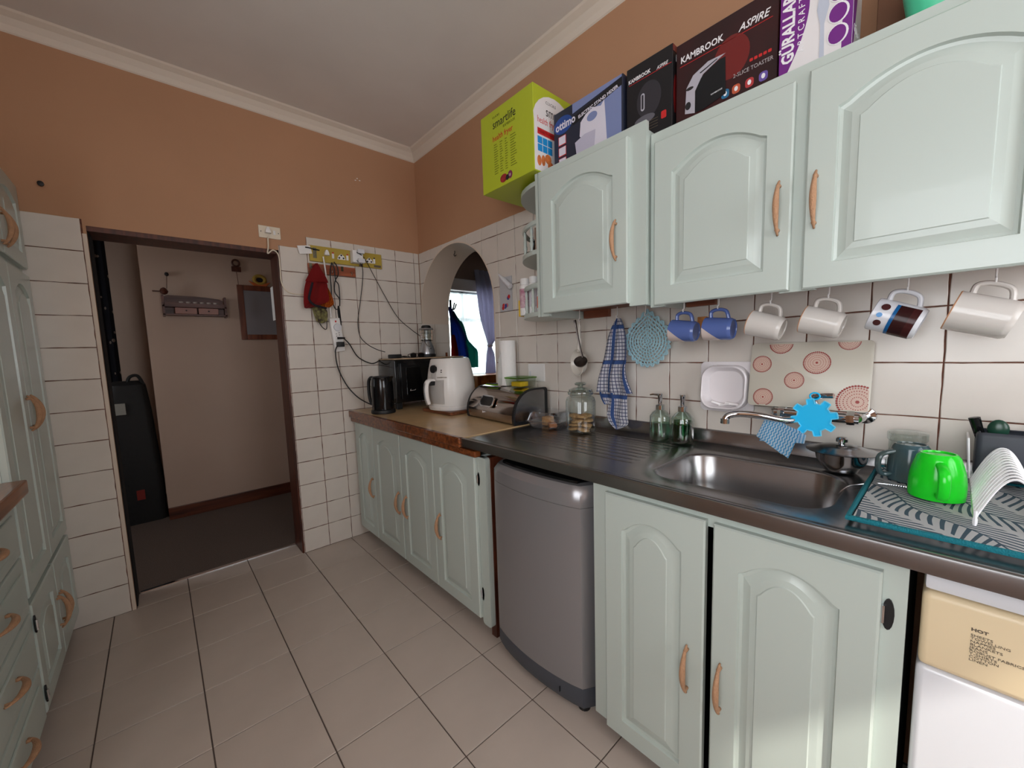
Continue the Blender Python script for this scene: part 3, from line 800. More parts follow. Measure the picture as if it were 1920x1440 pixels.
hp = [(0, -.145, .19), (0, -.19, .188), (0, -.206, .15), (0, -.204, .09), (0, -.192, .05)]
obj('basket_handle', tube(spline(hp, 6), .0145, 10, flat=1.3), WF, af, smooth=True)
obj('handle_inlay', tube(spline([(p[0], p[1]-.01, p[2]-.004) for p in hp], 6), .008, 8), SILV, af, smooth=True)
obj('handle_joint', box(-.018, .018, -.185, -.13, .162, .195, .006), BLACK, af)
for z in (.255, .243): obj('indicator', lathe([(0, 0), (.004, 0), (.004, .002), (0, .002)], 8), BLACK, af, mw=Matrix.Rotation(.42, 4, 'Z') @ Matrix.Translation((0, -.139+.1*(z-.243), z)) @ Matrix.Rotation(PI/2, 4, 'X'))
text('KAMBROOK', .0115, GINK, af, Matrix.Rotation(.5, 4, 'Z') @ front(-.035, -.1535, .207))

# --- bread bin
BZ = WZ
bb_ = thing('bread_bin', 'mirror steel roll top bread bin with black trim on the worktop', 'bread bin', (-.235, -.885, BZ), SINK-.10)
BL = .47
prof = [(.005, 0), (0, .02), (.002, .06), (.02, .11), (.055, .15), (.1, .172), (.15, .178), (.215, .178), (.225, .168), (.225, 0)]
pr = []
for p in spline([(a, c, 0) for a, c in prof[:7]], 4): pr.append((p.x, p.y))
pr += [(.215, .178), (.225, .168), (.225, 0)]
def yz(poly, x0, x1, s=0):
    b = BM(); cy = sum(p[0] for p in poly)/len(poly); cz = sum(p[1] for p in poly)/len(poly)
    A = [b.verts.new((x0, p[0]+(cy-p[0])*s, p[1]+(cz-p[1])*s)) for p in poly]; D = [b.verts.new((x1, p[0]+(cy-p[0])*s, p[1]+(cz-p[1])*s)) for p in poly]
    for i in range(len(poly)): b.faces.new((A[i], A[(i+1) % len(poly)], D[(i+1) % len(poly)], D[i]))
    b.faces.new(A[::-1]); b.faces.new(D); return b
MIRR = pm('mirror_steel', (170, 160, 154), .08, 1)
obj('drum', yz([(p[0], p[1]+.006) for p in pr], .012, BL-.012, .02), MIRR, bb_, smooth=True)
for x in (0, BL-.016):
    obj('end_trim', yz([(p[0], p[1]+.004) for p in pr], x, x+.016, -.02), BLACK, bb_, smooth=True)
obj('end_plate', yz([(p[0], p[1]+.006) for p in pr], BL-.0005, BL+.003, .12), STEEL, bb_, smooth=True)
for x in (.03, BL-.06): obj('foot', box(x, x+.03, .03, .19, 0, .012), BLACK, bb_)
def on_drum(u0, u1, i0, i1, name, mat, off, rr=None):
    return None
a_ = math.atan2(.04, .035)
Mw = Matrix.Translation((.22, .012, .105)) @ Matrix.Rotation(-.42, 4, 'X')
wf = obj('window_frame', prism(rrect(-.065, .065, -.034, .034, .022), -.011, -.004, bev=.002), CHROME, bb_, mw=Mw)
obj('window_glass', prism(rrect(-.055, .055, -.026, .026, .018), -.0125, -.0108), BLACKG, wf)
obj('maker_mark', prism([(.18, .052), (.19, .046), (.2, .05), (.212, .047), (.2, .044), (.19, .043), (.18, .04)], -.004, -.002), WINK, bb_)
bd = Matrix.Rotation(SINK-.10, 4, 'Z')
BTOP = BZ+.185
def on_bin(x, y): v = bd @ Vector((x, y, 0)); return (-.235+v.x, -.885+v.y, BTOP)
pt = thing('paper_towel', 'roll of white paper towel standing on the bread bin', 'paper towel', on_bin(.205, .165), 0)
PAPER = pm('paper', (236, 234, 232), .85, bump=(120, .2))
obj('roll', lathe([(.018, .0), (.047, 0), (.048, .003), (.048, .252), (.047, .255), (.018, .255), (.018, 0)], 30), PAPER, pt, smooth=True)
obj('loose_end', sheet([(.002, -.078, -.04, 0), (.08, -.077, -.04, -.004), (.15, -.072, -.04, -.002), (.19, -.05, -.04, 0)], 6, .001, 1, .001), PAPER, pt)
ct = thing('food_container', 'clear plastic food box with lime green lid holding yellow food on the bread bin', 'container', on_bin(.36, .135), SINK)
CLP = glass('clear_plastic', (232, 236, 232), .06, .12)
obj('tub', lathe([(0, .001), (.06, .001), (.066, .045), (.067, .048)], 32, sq=6), CLP, ct, smooth=True)
obj('lid', lathe([(0, .048), (.07, .048), (.07, .054), (.062, .056), (0, .055)], 32, sq=6), glass('lime_lid', (150, 200, 60), .08, .2), ct, smooth=True)
tag(obj('cheese_block', box(ct.location.x-.03, ct.location.x+.03, ct.location.y-.03, ct.location.y+.045, BTOP+.003, BTOP+.03, .006), pm('yellow_food', (240, 196, 40), .5, noise=(30, .1))), 'block of yellow food inside the green lidded container', 'food')
gb_ = thing('bag_clip', 'flat lime green plastic clip lying on the bread bin', 'clip', on_bin(.13, .1), SINK)
obj('clip_arm', box(-.05, .05, -.008, .008, 0, .006, .002), pm('lime_plastic', (132, 190, 40), .4), gb_); obj('clip_arm', box(-.045, .05, -.006, .006, .006, .011, .002), BLACK, gb_)

# --- pastry clamshell
cm = thing('pastry_box', 'clear plastic clamshell box with pastries on the steel drainer', 'container', (-.165, -1.488, SZ+.005), SINK+.15)
CLS = glass('clamshell', (236, 238, 244), .26, .1)
obj('tray', lathe([(0, .001), (.072, .001), (.08, .008), (.092, .032), (.1, .034), (.1, .036), (.09, .036)], 36, sq=5), CLS, cm, smooth=True)
obj('cover', lathe([(.1, .037), (.092, .038), (.08, .072), (.072, .08), (0, .082)], 36, sq=5), CLS, cm, smooth=True)
BUN = pm('pastry', (206, 158, 104), .7, noise=(60, .25)); BUN2 = pm('orange_pastry', (206, 132, 76), .7, noise=(60, .2))
for dx, dy, h, mt, lab in ((-.02, .015, .045, BUN, 'crumbly square pastry standing in the clear clamshell box'), (.03, -.02, .022, BUN2, 'flat orange pastry lying in the clear clamshell box')):
    o = tag(obj('pastry', box(-.026, .026, -.02, .02, 0, h, .008), mt, smooth=True), lab, 'pastry')
    v = Matrix.Rotation(SINK+.15, 4, 'Z') @ Vector((dx, dy, 0)); o.location = (cm.location.x+v.x, cm.location.y+v.y, SZ+.008); o.rotation_euler = (0, 0, .3+dx*20)

# --- cookie jar
JP = (-.165, -1.682, SZ+.006)
cj = thing('cookie_jar', 'clear glass storage jar with glass lid full of cookies', 'jar', JP, 0)
obj('jar_body', lathe([(0, .001), (.06, .001), (.067, .008), (.068, .02), (.068, .14), (.062, .158), (.05, .166), (.05, .172)], 36), GLASS, cj, smooth=True)
obj('neck_ring', lathe([(.05, .172), (.056, .172), (.058, .18), (.056, .186), (.045, .186)], 32), glass('thick_glass', (214, 226, 222), .2), cj, smooth=True)
obj('lid', lathe([(0, .192), (.03, .191), (.052, .187), (.053, .195), (.03, .203), (.012, .206), (.012, .212), (.024, .216), (.027, .222), (.02, .228), (0, .229)], 32), glass('lid_glass', (218, 230, 226), .2), cj, smooth=True)
ckm = lathe([(0, 0), (.028, .0), (.034, .004), (.033, .009), (.02, .013), (0, .014)], 14)
for v in ckm.verts: v.co += Vector((random.uniform(-1, 1), random.uniform(-1, 1), random.uniform(-.6, .6)))*.0011
COOK = pm('oat_cookie', (188, 146, 102), .85, noise=(90, .3), bump=(150, .8))
ck_me = bpy.data.meshes.new('cookie'); bmesh.ops.recalc_face_normals(ckm, faces=ckm.faces); ckm.to_mesh(ck_me); ckm.free(); ck_me.polygons.foreach_set('use_smooth', [True]*len(ck_me.polygons)); ck_me.materials.append(COOK)
for i in range(12):
    a = (i % 3)*2*PI/3+(i//3)*.6
    o = link('cookie', ck_me); tag(o, 'round oat cookie inside the glass storage jar', 'cookie', 'cookies in the glass jar')
    o.location = (JP[0]+.0305*math.cos(a), JP[1]+.0305*math.sin(a), JP[2]+.007+(i//3)*.0195); o.rotation_euler = (random.uniform(-.16, .16), random.uniform(-.16, .16), a); o.scale = (.82, .82, 1)

# --- two soap bottles
def soap(loc, label, liquid, lv, tint, rz):
    s_ = thing('soap_dispenser', label, 'soap dispenser', loc, rz)
    gm = glass('soap_glass_'+liquid[0], tint, .2)
    b = BM(); prof = [(0, .001), (.036, .001), (.041, .008), (.041, .04), (.0405, .072), (.041, .095), (.03, .112), (.017, .122), (.015, .126)]
    lathe(prof, 40, b)
    for v in b.verts:
        r = math.hypot(v.co.x, v.co.y)
        if r > .025 and .01 < v.co.z < .1:
            a = math.atan2(v.co.y, v.co.x); k = 1-.02*(1-abs(math.cos(a*5)))
            v.co.x *= k; v.co.y *= k
    obj('bottle', b, gm, s_, smooth=True)
    obj('liquid', lathe([(0, .003), (.034, .003), (.038, .009), (.038, lv), (0, lv)], 30), glass('liquid_'+liquid[0], liquid[1], .05), s_, smooth=True)
    obj('collar', lathe([(0, .124), (.0175, .124), (.0175, .142), (.015, .144), (.008, .146), (.008, .168), (.0095, .17), (.0095, .188), (0, .19)], 20), CHROME, s_, smooth=True)
    obj('nozzle', tube([(0, 0, .183), (-.03, 0, .184), (-.044, 0, .181)], [.006, .004, .003], 8), CHROME, s_, smooth=True)
    obj('dip_tube', tube([(0, 0, .12), (.01, 0, .01)], .0025, 6), WHITEP, s_)
soap((-.088, -2.026, SZ+.006), 'ribbed glass soap bottle half full of pale clear liquid by the wall', ('clear', (224, 240, 232)), .068, (238, 248, 243), SINK)
soap((-.085, -2.116, SZ+.006), 'ribbed glass soap bottle filled with dark green liquid by the wall', ('green', (84, 176, 126)), .085, (230, 246, 238), SINK-.9)

# --- wall soap dish, glass board, tap
sd_ = thing('soap_dish', 'white ceramic soap dish with rounded bowl mounted on the wall tiles', 'soap dish', (0, -2.155, 1.048), SINK)
CER = pm('white_ceramic', (232, 226, 228), .1)
obj('back_plate', prism(rrect(0, .185, 0, .188, .014), -.014, -.001, bev=.005), CER, sd_, smooth=True)
b = BM(); L = []
for s_, y in ((1, -.012), (1.0, -.034), (.98, -.046), (.93, -.05), (.88, -.046), (.84, -.03), (.72, -.018), (.4, -.015)):
    cx, cz = .092, .094
    L.append([b.verts.new((cx+(p[0]-cx)*s_, y-(0.022*max(0, (.09-p[1])/.09) if y < -.03 else 0), cz+(p[1]-cz)*s_)) for p in rrect(.012, .172, .012, .176, .05, 7)])
for p, q in zip(L, L[1:]):
    for i in range(len(p)): b.faces.new((p[i], p[(i+1) % len(p)], q[(i+1) % len(p)], q[i]))
b.faces.new(L[-1])
obj('bowl', b, CER, sd_, smooth=True)
SOAPM = pm('soap_sliver', (244, 240, 240), .4)
for i, (x, z, a) in enumerate(((.07, .034, .3), (.1, .031, -.2), (.122, .035, .1))):
    o = tag(obj('soap_piece', box(-.022, .022, -.014, .008, -.004, .004, .003), SOAPM), 'thin white sliver of soap lying in the ceramic soap dish', 'soap', 'soap slivers in the dish')
    o.location = (-.036, -2.155-x, 1.048+z); o.rotation_euler = (0, a, SINK+a)
gbd = thing('glass_board', 'frosted glass worktop saver printed with red dotted circles against the wall', 'chopping board', (-.06, -2.335, 1.087), SINK)
gbd.rotation_euler = (math.radians(0), 0, SINK)
tilt = Matrix.Rotation(math.radians(-9), 4, 'X')
BRD = pm('frosted_board', (198, 192, 178), .3)
brd = obj('board', prism(rrect(0, .318, 0, .215, .012), -.003, .003, bev=.0012), BRD, gbd, smooth=True, mw=tilt)
BR2 = pm('print_pink_beige', (206, 176, 160), .4); BR3 = pm('print_rust', (150, 52, 44), .4)
def medal(cx, cz, R):
    def clip(p): return 0.004 < p[0] < .314 and .004 < p[1] < .211
    b = BM()
    P = [p for p in ell(cx, cz, R*.92, R*.92, 40)]
    P = [(min(max(p[0], .004), .314), min(max(p[1], .004), .211)) for p in P]
    Q = []
    for p in P:
        if not Q or (abs(p[0]-Q[-1][0])+abs(p[1]-Q[-1][1])) > 1e-4: Q.append(p)
    if abs(Q[0][0]-Q[-1][0])+abs(Q[0][1]-Q[-1][1]) < 1e-4: Q.pop()
    m1 = flat('printed_disc', Q, BR2, brd, y=-.0031, t=.0003)
    b = BM()
    for rr, n, s in ((1, 44, .0023), (.86, 40, .0012), (.68, 34, .0011), (.5, 26, .001), (.3, 18, .001), (0, 1, .0035)):
        s *= R/.032
        for i in range(n):
            c = (cx+R*rr*math.cos(2*PI*i/n), cz+R*rr*math.sin(2*PI*i/n))
            if clip(c): prism(ell(c[0], c[1], s, s, 6), -.0038, -.0034, bm=b)
    o = obj('printed_dots', b, BR3, m1); o['kind'] = 'stuff'
for c in ((.035, .143, .027), (.087, .212, .032), (.262, .214, .026), (.186, .148, .034), (.13, .09, .026), (.045, .03, .028), (.29, .03, .048)): medal(*c)

fc = thing('tap', 'chrome wall mixer tap with long swivel spout above the sink', 'tap', (-.09, -2.53, 1.072), SINK)
obj('body', tube([(-.105, 0, 0), (.105, 0, 0)], .0165, 16), CHROME, fc, smooth=True)
for x in (-.1, .1):
    obj('wall_union', tube(spline([(x, 0, 0), (x*1.05, .02, 0), (x*1.1, .085, .0)], 4), .013, 12), CHROME, fc, smooth=True)
    obj('union_nut', lathe([(.0, -.009), (.02, -.009), (.021, 0), (.02, .009), (0, .009)], 6), CHROME, fc, mw=Matrix.Translation((x*.86, 0, 0)) @ Matrix.Rotation(PI/2, 4, 'Y'))
    obj('wall_rose', lathe([(0, 0), (.026, 0), (.024, .006), (.012, .01), (0, .01)], 20), CHROME, fc, mw=Matrix.Translation((x*1.1, .082, 0)) @ Matrix.Rotation(PI/2, 4, 'X'))
obj('lever', tube(spline([(0, -.005, .02), (.0, -.02, .055), (.02, -.03, .065), (.05, -.035, .068)], 5), [.013]*4+[.011]*4+[.008]*8, 10), CHROME, fc, smooth=True)
obj('cartridge', lathe([(0, 0), (.021, 0), (.022, .022), (.016, .03), (0, .032)], 20), CHROME, fc, smooth=True)
spo = [(-.02, -.03, -.008), (-.06, -.075, -.012), (-.11, -.115, .002), (-.16, -.145, .008), (-.19, -.16, .002), (-.2, -.165, -.012)]
obj('spout', tube(spline(spo, 6), .0105, 12), CHROME, fc, smooth=True)
obj('aerator', lathe([(0, 0), (.013, 0), (.013, .016), (0, .016)], 16), CHROME, fc, mw=Matrix.Translation((-.2, -.165, -.024)))
# silicone flower
fls = []
for i in range(160):
    a = 2*PI*i/160; s = math.cos(8*a); k = .049+.0075*max(-1, min(1, s*3.5)); fls.append((k*math.cos(a+.2), k*math.sin(a+.2)))
fw = thing('silicone_scrubber', 'bright blue flower shaped silicone scrubber hanging on the tap lever', 'scrubber', (-.15, -2.54, 1.075), SINK)
BLU = pm('cyan_silicone', (8, 186, 242), .5)
obj('disc', prism(fls, -.004, .004, bev=.0015), BLU, fw, smooth=True)
obj('rim', tube([(p[0], -.0045, p[1]) for p in fls[::2]], .0018, 5, closed=True), pm('pale_cyan', (96, 204, 240), .5), fw)
obj('hanging_loop', tube([(.012*math.cos(a*PI/8), 0, .064+.010*math.sin(a*PI/8)) for a in range(16)], .0025, 6, closed=True), BLU, fw)
# dish cloth on the spout
def chev(nt, u, v):
    tri = nm(nt, 'ABSOLUTE', nm(nt, 'SUBTRACT', nm(nt, 'FRACT', nm(nt, 'ADD', nm(nt, 'DIVIDE', v, .011), 50)), .5))
    w = nm(nt, 'ADD', u, nm(nt, 'MULTIPLY', tri, .007))
    return [(stripes(nt, w, .008, .45), (86, 168, 214))]
DCL = uvmat('chevron_cloth', (206, 226, 238), chev)
dc = thing('dish_cloth', 'blue and white zigzag dish cloth draped over the tap spout', 'cloth', (-.155, -2.46, 1.01), SINK)
def quadcloth(TL, TR, BR_, BL_, x, n=12, amp=.004, ph=0):
    b = BM(); uvl = b.loops.layers.uv.new('UVMap'); G = []; info = {}
    P = [PX(q[0], q[1], 0, x) for q in (TL, TR, BR_, BL_)]
    for j in range(n+1):
        row = []
        for i in range(n+1):
            s, t = i/n, j/n
            p = (P[0]*(1-s)+P[1]*s)*(1-t)+(P[3]*(1-s)+P[2]*s)*t
            v = b.verts.new((-(p.y-dc.location.y), (p.x-dc.location.x)+amp*math.sin(s*5+ph)*math.cos(t*3), p.z-dc.location.z)); info[v] = (t*(P[3]-P[0]).length, s*(P[1]-P[0]).length); row.append(v)
        G.append(row)
    for a, c in zip(G, G[1:]):
        for i in range(n):
            f = b.faces.new((a[i], a[i+1], c[i+1], c[i]))
            for l in f.loops: l[uvl].uv = (info[l.vert][1], info[l.vert][0])
    bmesh.ops.solidify(b, geom=list(b.faces), thickness=.002)
    return b
obj('cloth_fold', quadcloth((1436, 782), (1502, 808), (1477, 860), (1419, 816), -.182), DCL, dc, smooth=True)
obj('cloth_fold', quadcloth((1442, 780), (1512, 816), (1508, 832), (1424, 826), -.168, ph=1), DCL, dc, smooth=True)
obj('cloth_fold', quadcloth((1424, 812), (1462, 838), (1466, 852), (1418, 817), -.174, ph=2), DCL, dc, smooth=True)

# --- steel pot with lid
po = thing('steel_pot', 'small stainless steel bowl with a wide flat lid beside the sink', 'pot', (-.135, -2.605, SZ+.004), 0)
obj('bowl', lathe([(0, .001), (.034, .001), (.04, .004), (.058, .035), (.062, .058), (.064, .06)], 36), CHROME, po, smooth=True)
obj('lid', lathe([(.082, .061), (.084, .063), (.066, .066), (.05, .074), (.02, .08), (0, .081)], 40), STEEL, po, smooth=True)
obj('lid_knob', lathe([(0, .081), (.008, .081), (.008, .086), (.014, .088), (.014, .097), (.011, .1), (0, .1)], 20), CHROME, po, smooth=True)
# plug chain
ch = BM()
cp = spline([PX(1572, 925, 2, SZ-.03), PX(1590, 912, 2, SZ+.004), PX(1612, 908, 2, SZ+.006), PX(1640, 906, 2, SZ+.012), PX(1665, 908, 2, SZ+.02), PX(1712, 915, 2, SZ+.02)], 12)
for p in cp: bmesh.ops.create_icosphere(ch, subdivisions=1, radius=.0022, matrix=Matrix.Translation(p))
co = obj('plug_chain', ch, CHROME, smooth=True); tag(co, 'beaded chrome sink plug chain trailing onto the drying mat', 'chain'); co['kind'] = 'stuff'

# --- drying mat and dishes
def leaf(nt, u, v):
    u = nm(nt, 'ADD', u, nm(nt, 'MULTIPLY', nm(nt, 'SINE', nm(nt, 'MULTIPLY', v, 26)), .012)); v = nm(nt, 'ADD', v, nm(nt, 'MULTIPLY', nm(nt, 'SINE', nm(nt, 'MULTIPLY', u, 34)), .008))
    q = nm(nt, 'MULTIPLY', nm(nt, 'ABSOLUTE', nm(nt, 'SUBTRACT', nm(nt, 'FRACT', nm(nt, 'ADD', nm(nt, 'DIVIDE', u, .12), 20)), .5)), .12)
    w = nm(nt, 'ADD', v, nm(nt, 'MULTIPLY', q, 1.1))
    rib = nm(nt, 'LESS_THAN', q, .002)
    s = stripes(nt, w, .021, .4)
    gap = nm(nt, 'LESS_THAN', q, .052)
    return [(nm(nt, 'MULTIPLY', s, gap), (92, 116, 134)), (rib, (92, 116, 134))]
MAT = uvmat('leaf_print_mat', (236, 238, 240), leaf)
dm = thing('drying_mat', 'teal edged dish drying mat with leaf print on the right drainer', 'drying mat', (-.545, -2.672, SZ+.0065), SINK)
b = BM(); uvl = b.loops.layers.uv.new('UVMap'); nx_, ny_ = 16, 14; G = []
for j in range(ny_+1):
    G.append([b.verts.new((.012+.576*i/nx_ + (.0 if i else 0), .012+.48*j/ny_, .008+.0012*math.sin(i*1.3+j)*math.cos(j*.9))) for i in range(nx_+1)])
for j in range(ny_):
    for i in range(nx_):
        f = b.faces.new((G[j][i], G[j][i+1], G[j+1][i+1], G[j+1][i]))
        for l in f.loops: l[uvl].uv = (l.vert.co.x*.8+l.vert.co.y*.6, l.vert.co.y*.8-l.vert.co.x*.6)
bmesh.ops.solidify(b, geom=list(b.faces), thickness=.005)
obj('pad', b, MAT, dm, smooth=True)
TEAL = pm('teal_binding', (20, 118, 132), .9, bump=(400, .6))
obj('binding', tube([(.004, .004, .0055), (.3, .004, .0055), (.596, .004, .0055), (.596, .5, .0055), (.004, .5, .0055), (.004, .25, .0055)], .0062, 8, closed=True), TEAL, dm, smooth=True)
MZ = SZ+.0175
def mug_mesh(h, r0, r1, parent, mat, inner, hr=.028, ht=.006, foot=None, rim=None, belly=0):
    """upright mug at the origin, handle to +x; r0 base, r1 rim"""
    def rr(z):
        t = z/h; return r0+(r1-r0)*t+belly*math.sin(PI*t)
    prof = [(0, .003), (r0*.78, .003), (r0*.8, 0), (r0*.9, 0), (rr(.008), .008)]+[(rr(h*k/8), h*k/8) for k in range(1, 9)]
    body = obj('mug_body', lathe(prof+[(r1-.002, h+.0015), (r1-.004, h-.001)], 36), mat, parent, smooth=True)
    obj('mug_inside', lathe([(r1-.004, h-.0012)]+[(rr(h*k/8)-.004, h*k/8) for k in range(7, 0, -1)]+[(r0*.7, .007), (0, .007)], 32), inner, parent, smooth=True)
    hx = rr(h*.5)
    pts = spline([(rr(h*.82)-.003, 0, h*.84), (hx+hr*.7, 0, h*.84), (hx+hr, 0, h*.62), (hx+hr*.8, 0, h*.32), (rr(h*.16)-.003, 0, h*.2)], 7)
    obj('mug_handle', tube(pts, ht, 10, flat=1.35), mat, parent, smooth=True)
    if rim: obj('mug_rim', tube([(( r1-.002)*math.cos(2*PI*i/36), (r1-.002)*math.sin(2*PI*i/36), h+.0005) for i in range(36)], .0024, 6, closed=True), rim, parent, smooth=True)
    return body
def standing_mug(loc, rz, label, mat, inner, h, r0, r1, belly, **k):
    t_ = thing('mug', label, 'mug', loc, rz)
    t_.rotation_euler = (PI, 0, rz); t_.location = (loc[0], loc[1], loc[2]+h+.002)
    mug_mesh(h, r0, r1, t_, mat, inner, belly=belly, **k); return t_
GRN = pm('apple_green_glaze', (30, 216, 40), .18)
TEALG = pm('teal_grey_glaze', (52, 84, 96), .15, noise=(9, .0, (84, 92, 84)))
standing_mug((-.285, -2.797, MZ), 3.3, 'bright apple green mug standing upside down on the drying mat', GRN, GRN, .102, .033, .0465, .006, ht=.0075, hr=.03)
standing_mug((-.17, -2.747, MZ), 2.2, 'dark teal mug standing upside down behind the green mug', TEALG, pm('mug_pale', (214, 210, 204), .3), .095, .034, .042, .004)
gj = thing('glass_jar', 'clear glass jar standing upside down on the drying mat by the wall', 'jar', (-.075, -2.735, MZ), 0)
obj('jar_body', lathe([(.038, .001), (.042, .006), (.042, .03), (.037, .036), (.037, .085), (.041, .09), (.041, .108), (.036, .112), (0, .113)], 32), GLASS, gj, smooth=True)

# dish rack
rk = thing('dish_rack', 'white wire dish rack with arched plate holders on the drying mat', 'dish rack', (-.44, -2.852, MZ), SINK)
WIRE = pm('white_wire', (240, 240, 242), .25)
RW = .085
for i in range(15):
    y = .006+i*.026
    pts = [(0, y, .012)]+[(.003+RW*.5*(1-math.cos(PI*k/12))*.0+RW*k/12, y, .022+.078*math.sin(PI*k/12)) for k in range(0, 13)]+[(RW+.006, y, .012)]
    obj('plate_loop', tube(spline(pts, 2), .0024, 6), WIRE, rk, smooth=True)
for x in (0, RW+.006, .34): obj('base_rail', tube([(x, 0, .012), (x, .385, .012)], .003, 6), WIRE, rk, smooth=True)
for i in range(16):
    obj('base_wire', tube([(RW+.006, .01+i*.024, .011), (.34, .01+i*.024, .011)], .0019, 6), WIRE, rk)
obj('front_rail', tube(spline([(0, 0, .0), (0, -.003, .012), (.0, -.003, .03)], 3), .003, 6), WIRE, rk)
for x in (0, .34): obj('side_foot', tube([(x, 0, .003), (x, 0, .014)], .004, 6), WIRE, rk); obj('side_foot', tube([(x, .385, .003), (x, .385, .014)], .004, 6), WIRE, rk)
cx_ = thing('cutlery_holder', 'charcoal plastic cutlery holder standing at the back of the dish rack', 'holder', (-.115, -2.855, MZ+.016), SINK)
CHAR = pm('charcoal_plastic', (58, 62, 70), .5)
b = box(0, .13, 0, .085, 0, .118, .012, seg=3)
topf = [f for f in b.faces if f.normal.z > .9 or all(v.co.z > .117 for v in f.verts)]
bmesh.ops.delete(b, geom=topf, context='FACES')
bmesh.ops.solidify(b, geom=list(b.faces), thickness=.003)
obj('tub', b, CHAR, cx_, smooth=True)
obj('wire_frame', tube([(-.006, -.004, .0), (-.012, -.004, .1), (-.012, .09, .1), (-.006, .09, 0)], .0022, 6), WIRE, cx_)
def stick(name, lab, cat, p, q, rad, mat, extra=None):
    o = tag(obj(name, tube([p, q], rad, 8, flat=1.6), mat, smooth=True), lab, cat); return o
HX, HY_ = -.115, -2.855
stick('knife', 'black handled kitchen knife leaning out of the cutlery holder', 'knife', (HX+.05, HY_-.03, MZ+.03), (HX+.03, HY_+.005, MZ+.165), [.004, .0065], BLACKG)
sp_ = thing('spoon', 'dark green serving spoon standing in the cutlery holder', 'spoon', (HX+.04, HY_-.035, MZ+.02))
obj('stem', tube([(0, 0, 0), (0, .0, .1)], .003, 6), GREYD, sp_)
b = BM(); bmesh.ops.create_uvsphere(b, u_segments=16, v_segments=10, radius=.02, matrix=Matrix.Translation((0, 0, .118)) @ Matrix.Diagonal((.45, .9, 1.2, 1)))
obj('bowl', b, pm('dark_green', (30, 66, 52), .25), sp_, smooth=True)
stick('spatula', 'white handled utensil leaning out of the cutlery holder', 'utensil', (HX+.04, HY_-.055, MZ+.03), (HX+.045, HY_-.105, MZ+.165), [.004, .0075], WHITE)
stick('peeler', 'small clear handled utensil standing in the cutlery holder', 'utensil', (HX+.05, HY_-.075, MZ+.03), (HX+.05, HY_-.075, MZ+.125), [.006, .01], glass('utensil_clear', (220, 224, 226), .15))

# ================================================================== hanging things
HOOKM = None
def hook_mesh():
    b = tube(spline([(0, 0, .048), (0, 0, 0), (0, -.009, -.006), (0, -.004, -.016), (0, .006, -.012)], 5), .0022, 6)
    me = bpy.data.meshes.new('cup_hook'); b.to_mesh(me); b.free(); me.polygons.foreach_set('use_smooth', [True]*len(me.polygons)); me.materials.append(WHITEP); return me
HOOKM = hook_mesh()
def hook_on(cup, p):
    M = Matrix.Rotation(-SINK, 4, 'Z'); v = M @ (Vector(p)-Vector(cup.location))
    link('cup_hook', HOOKM, None, cup, Matrix.Translation((v.x, v.y, -.0005)))
MUGX = -.17
RB = Matrix(((0, 1, 0, 0), (0, 0, 1, 0), (1, 0, 0, 0), (0, 0, 0, 1)))
def hang_mug(y, tilt, label, mat, inner, h=.092, r0=.036, r1=.04, hr=.027, yaw=0, zc=1.421, **k):
    t_ = thing('mug', label, 'mug')
    hook_on(c2, (MUGX, y, 1.437))
    M = Matrix.Translation((MUGX, y, zc)) @ Matrix.Rotation(yaw, 4, 'Z') @ Matrix.Rotation(tilt, 4, 'X') @ RB @ Matrix.Translation((-((r0+r1)/2+hr+.002), 0, -h*.6))
    t_.rotation_mode = 'QUATERNION'; l, q, s = M.decompose(); t_.location = l; t_.rotation_quaternion = q
    mug_mesh(h, r0, r1, t_, mat, inner, hr=hr, **k); return t_
def twotone():
    mt = pm('two_tone_blue_glaze', (92, 112, 168), .16); nt = mt.node_tree; b = nt.nodes['Principled BSDF']
    tcn = nt.nodes.new('ShaderNodeTexCoord'); sp = nt.nodes.new('ShaderNodeSeparateXYZ'); nt.links.new(tcn.outputs['Object'], sp.inputs[0])
    f = nm(nt, 'LESS_THAN', sp.outputs[0], nm(nt, 'MULTIPLY_ADD', sp.outputs[2], .75, -.062))
    mx = nt.nodes.new('ShaderNodeMix'); mx.data_type = 'RGBA'; nt.links.new(f, mx.inputs['Factor'])
    mx.inputs['A'].default_value = lin((88, 108, 168)); mx.inputs['B'].default_value = lin((206, 190, 184)); nt.links.new(mx.outputs['Result'], b.inputs['Base Color'])
    return mt
TT = twotone(); MBLUE = pm('mug_blue_inside', (100, 116, 166), .2)
MGREY = pm('grey_white_glaze', (214, 208, 202), .14); UNGL = pm('unglazed_rim', (208, 158, 122), .7)
hang_mug(-2.155, .10, 'blue and cream two tone mug hanging next to the crochet pot holder', TT, MBLUE, h=.088)
hang_mug(-2.272, .06, 'blue and cream two tone mug hanging between blue mug and grey mug', TT, MBLUE, h=.088)
hang_mug(-2.425, .30, 'pale grey mug with clay rim hanging over the glass board corner', MGREY, MGREY, rim=UNGL)
hang_mug(-2.565, .30, 'pale grey mug with clay rim hanging over the glass board beside the spotted mug', MGREY, MGREY, rim=UNGL)
pmug = hang_mug(-2.722, .38, 'white mug with brown and blue blocks and spots hanging under the cupboard', WHITE, WHITE, h=.095, r0=.04, r1=.042)
BRN = pm('brown_glaze', (74, 40, 40), .2); BRL = pm('red_brown_glaze', (92, 46, 46), .2); BLG = pm('sky_blue_glaze', (44, 130, 196), .2)
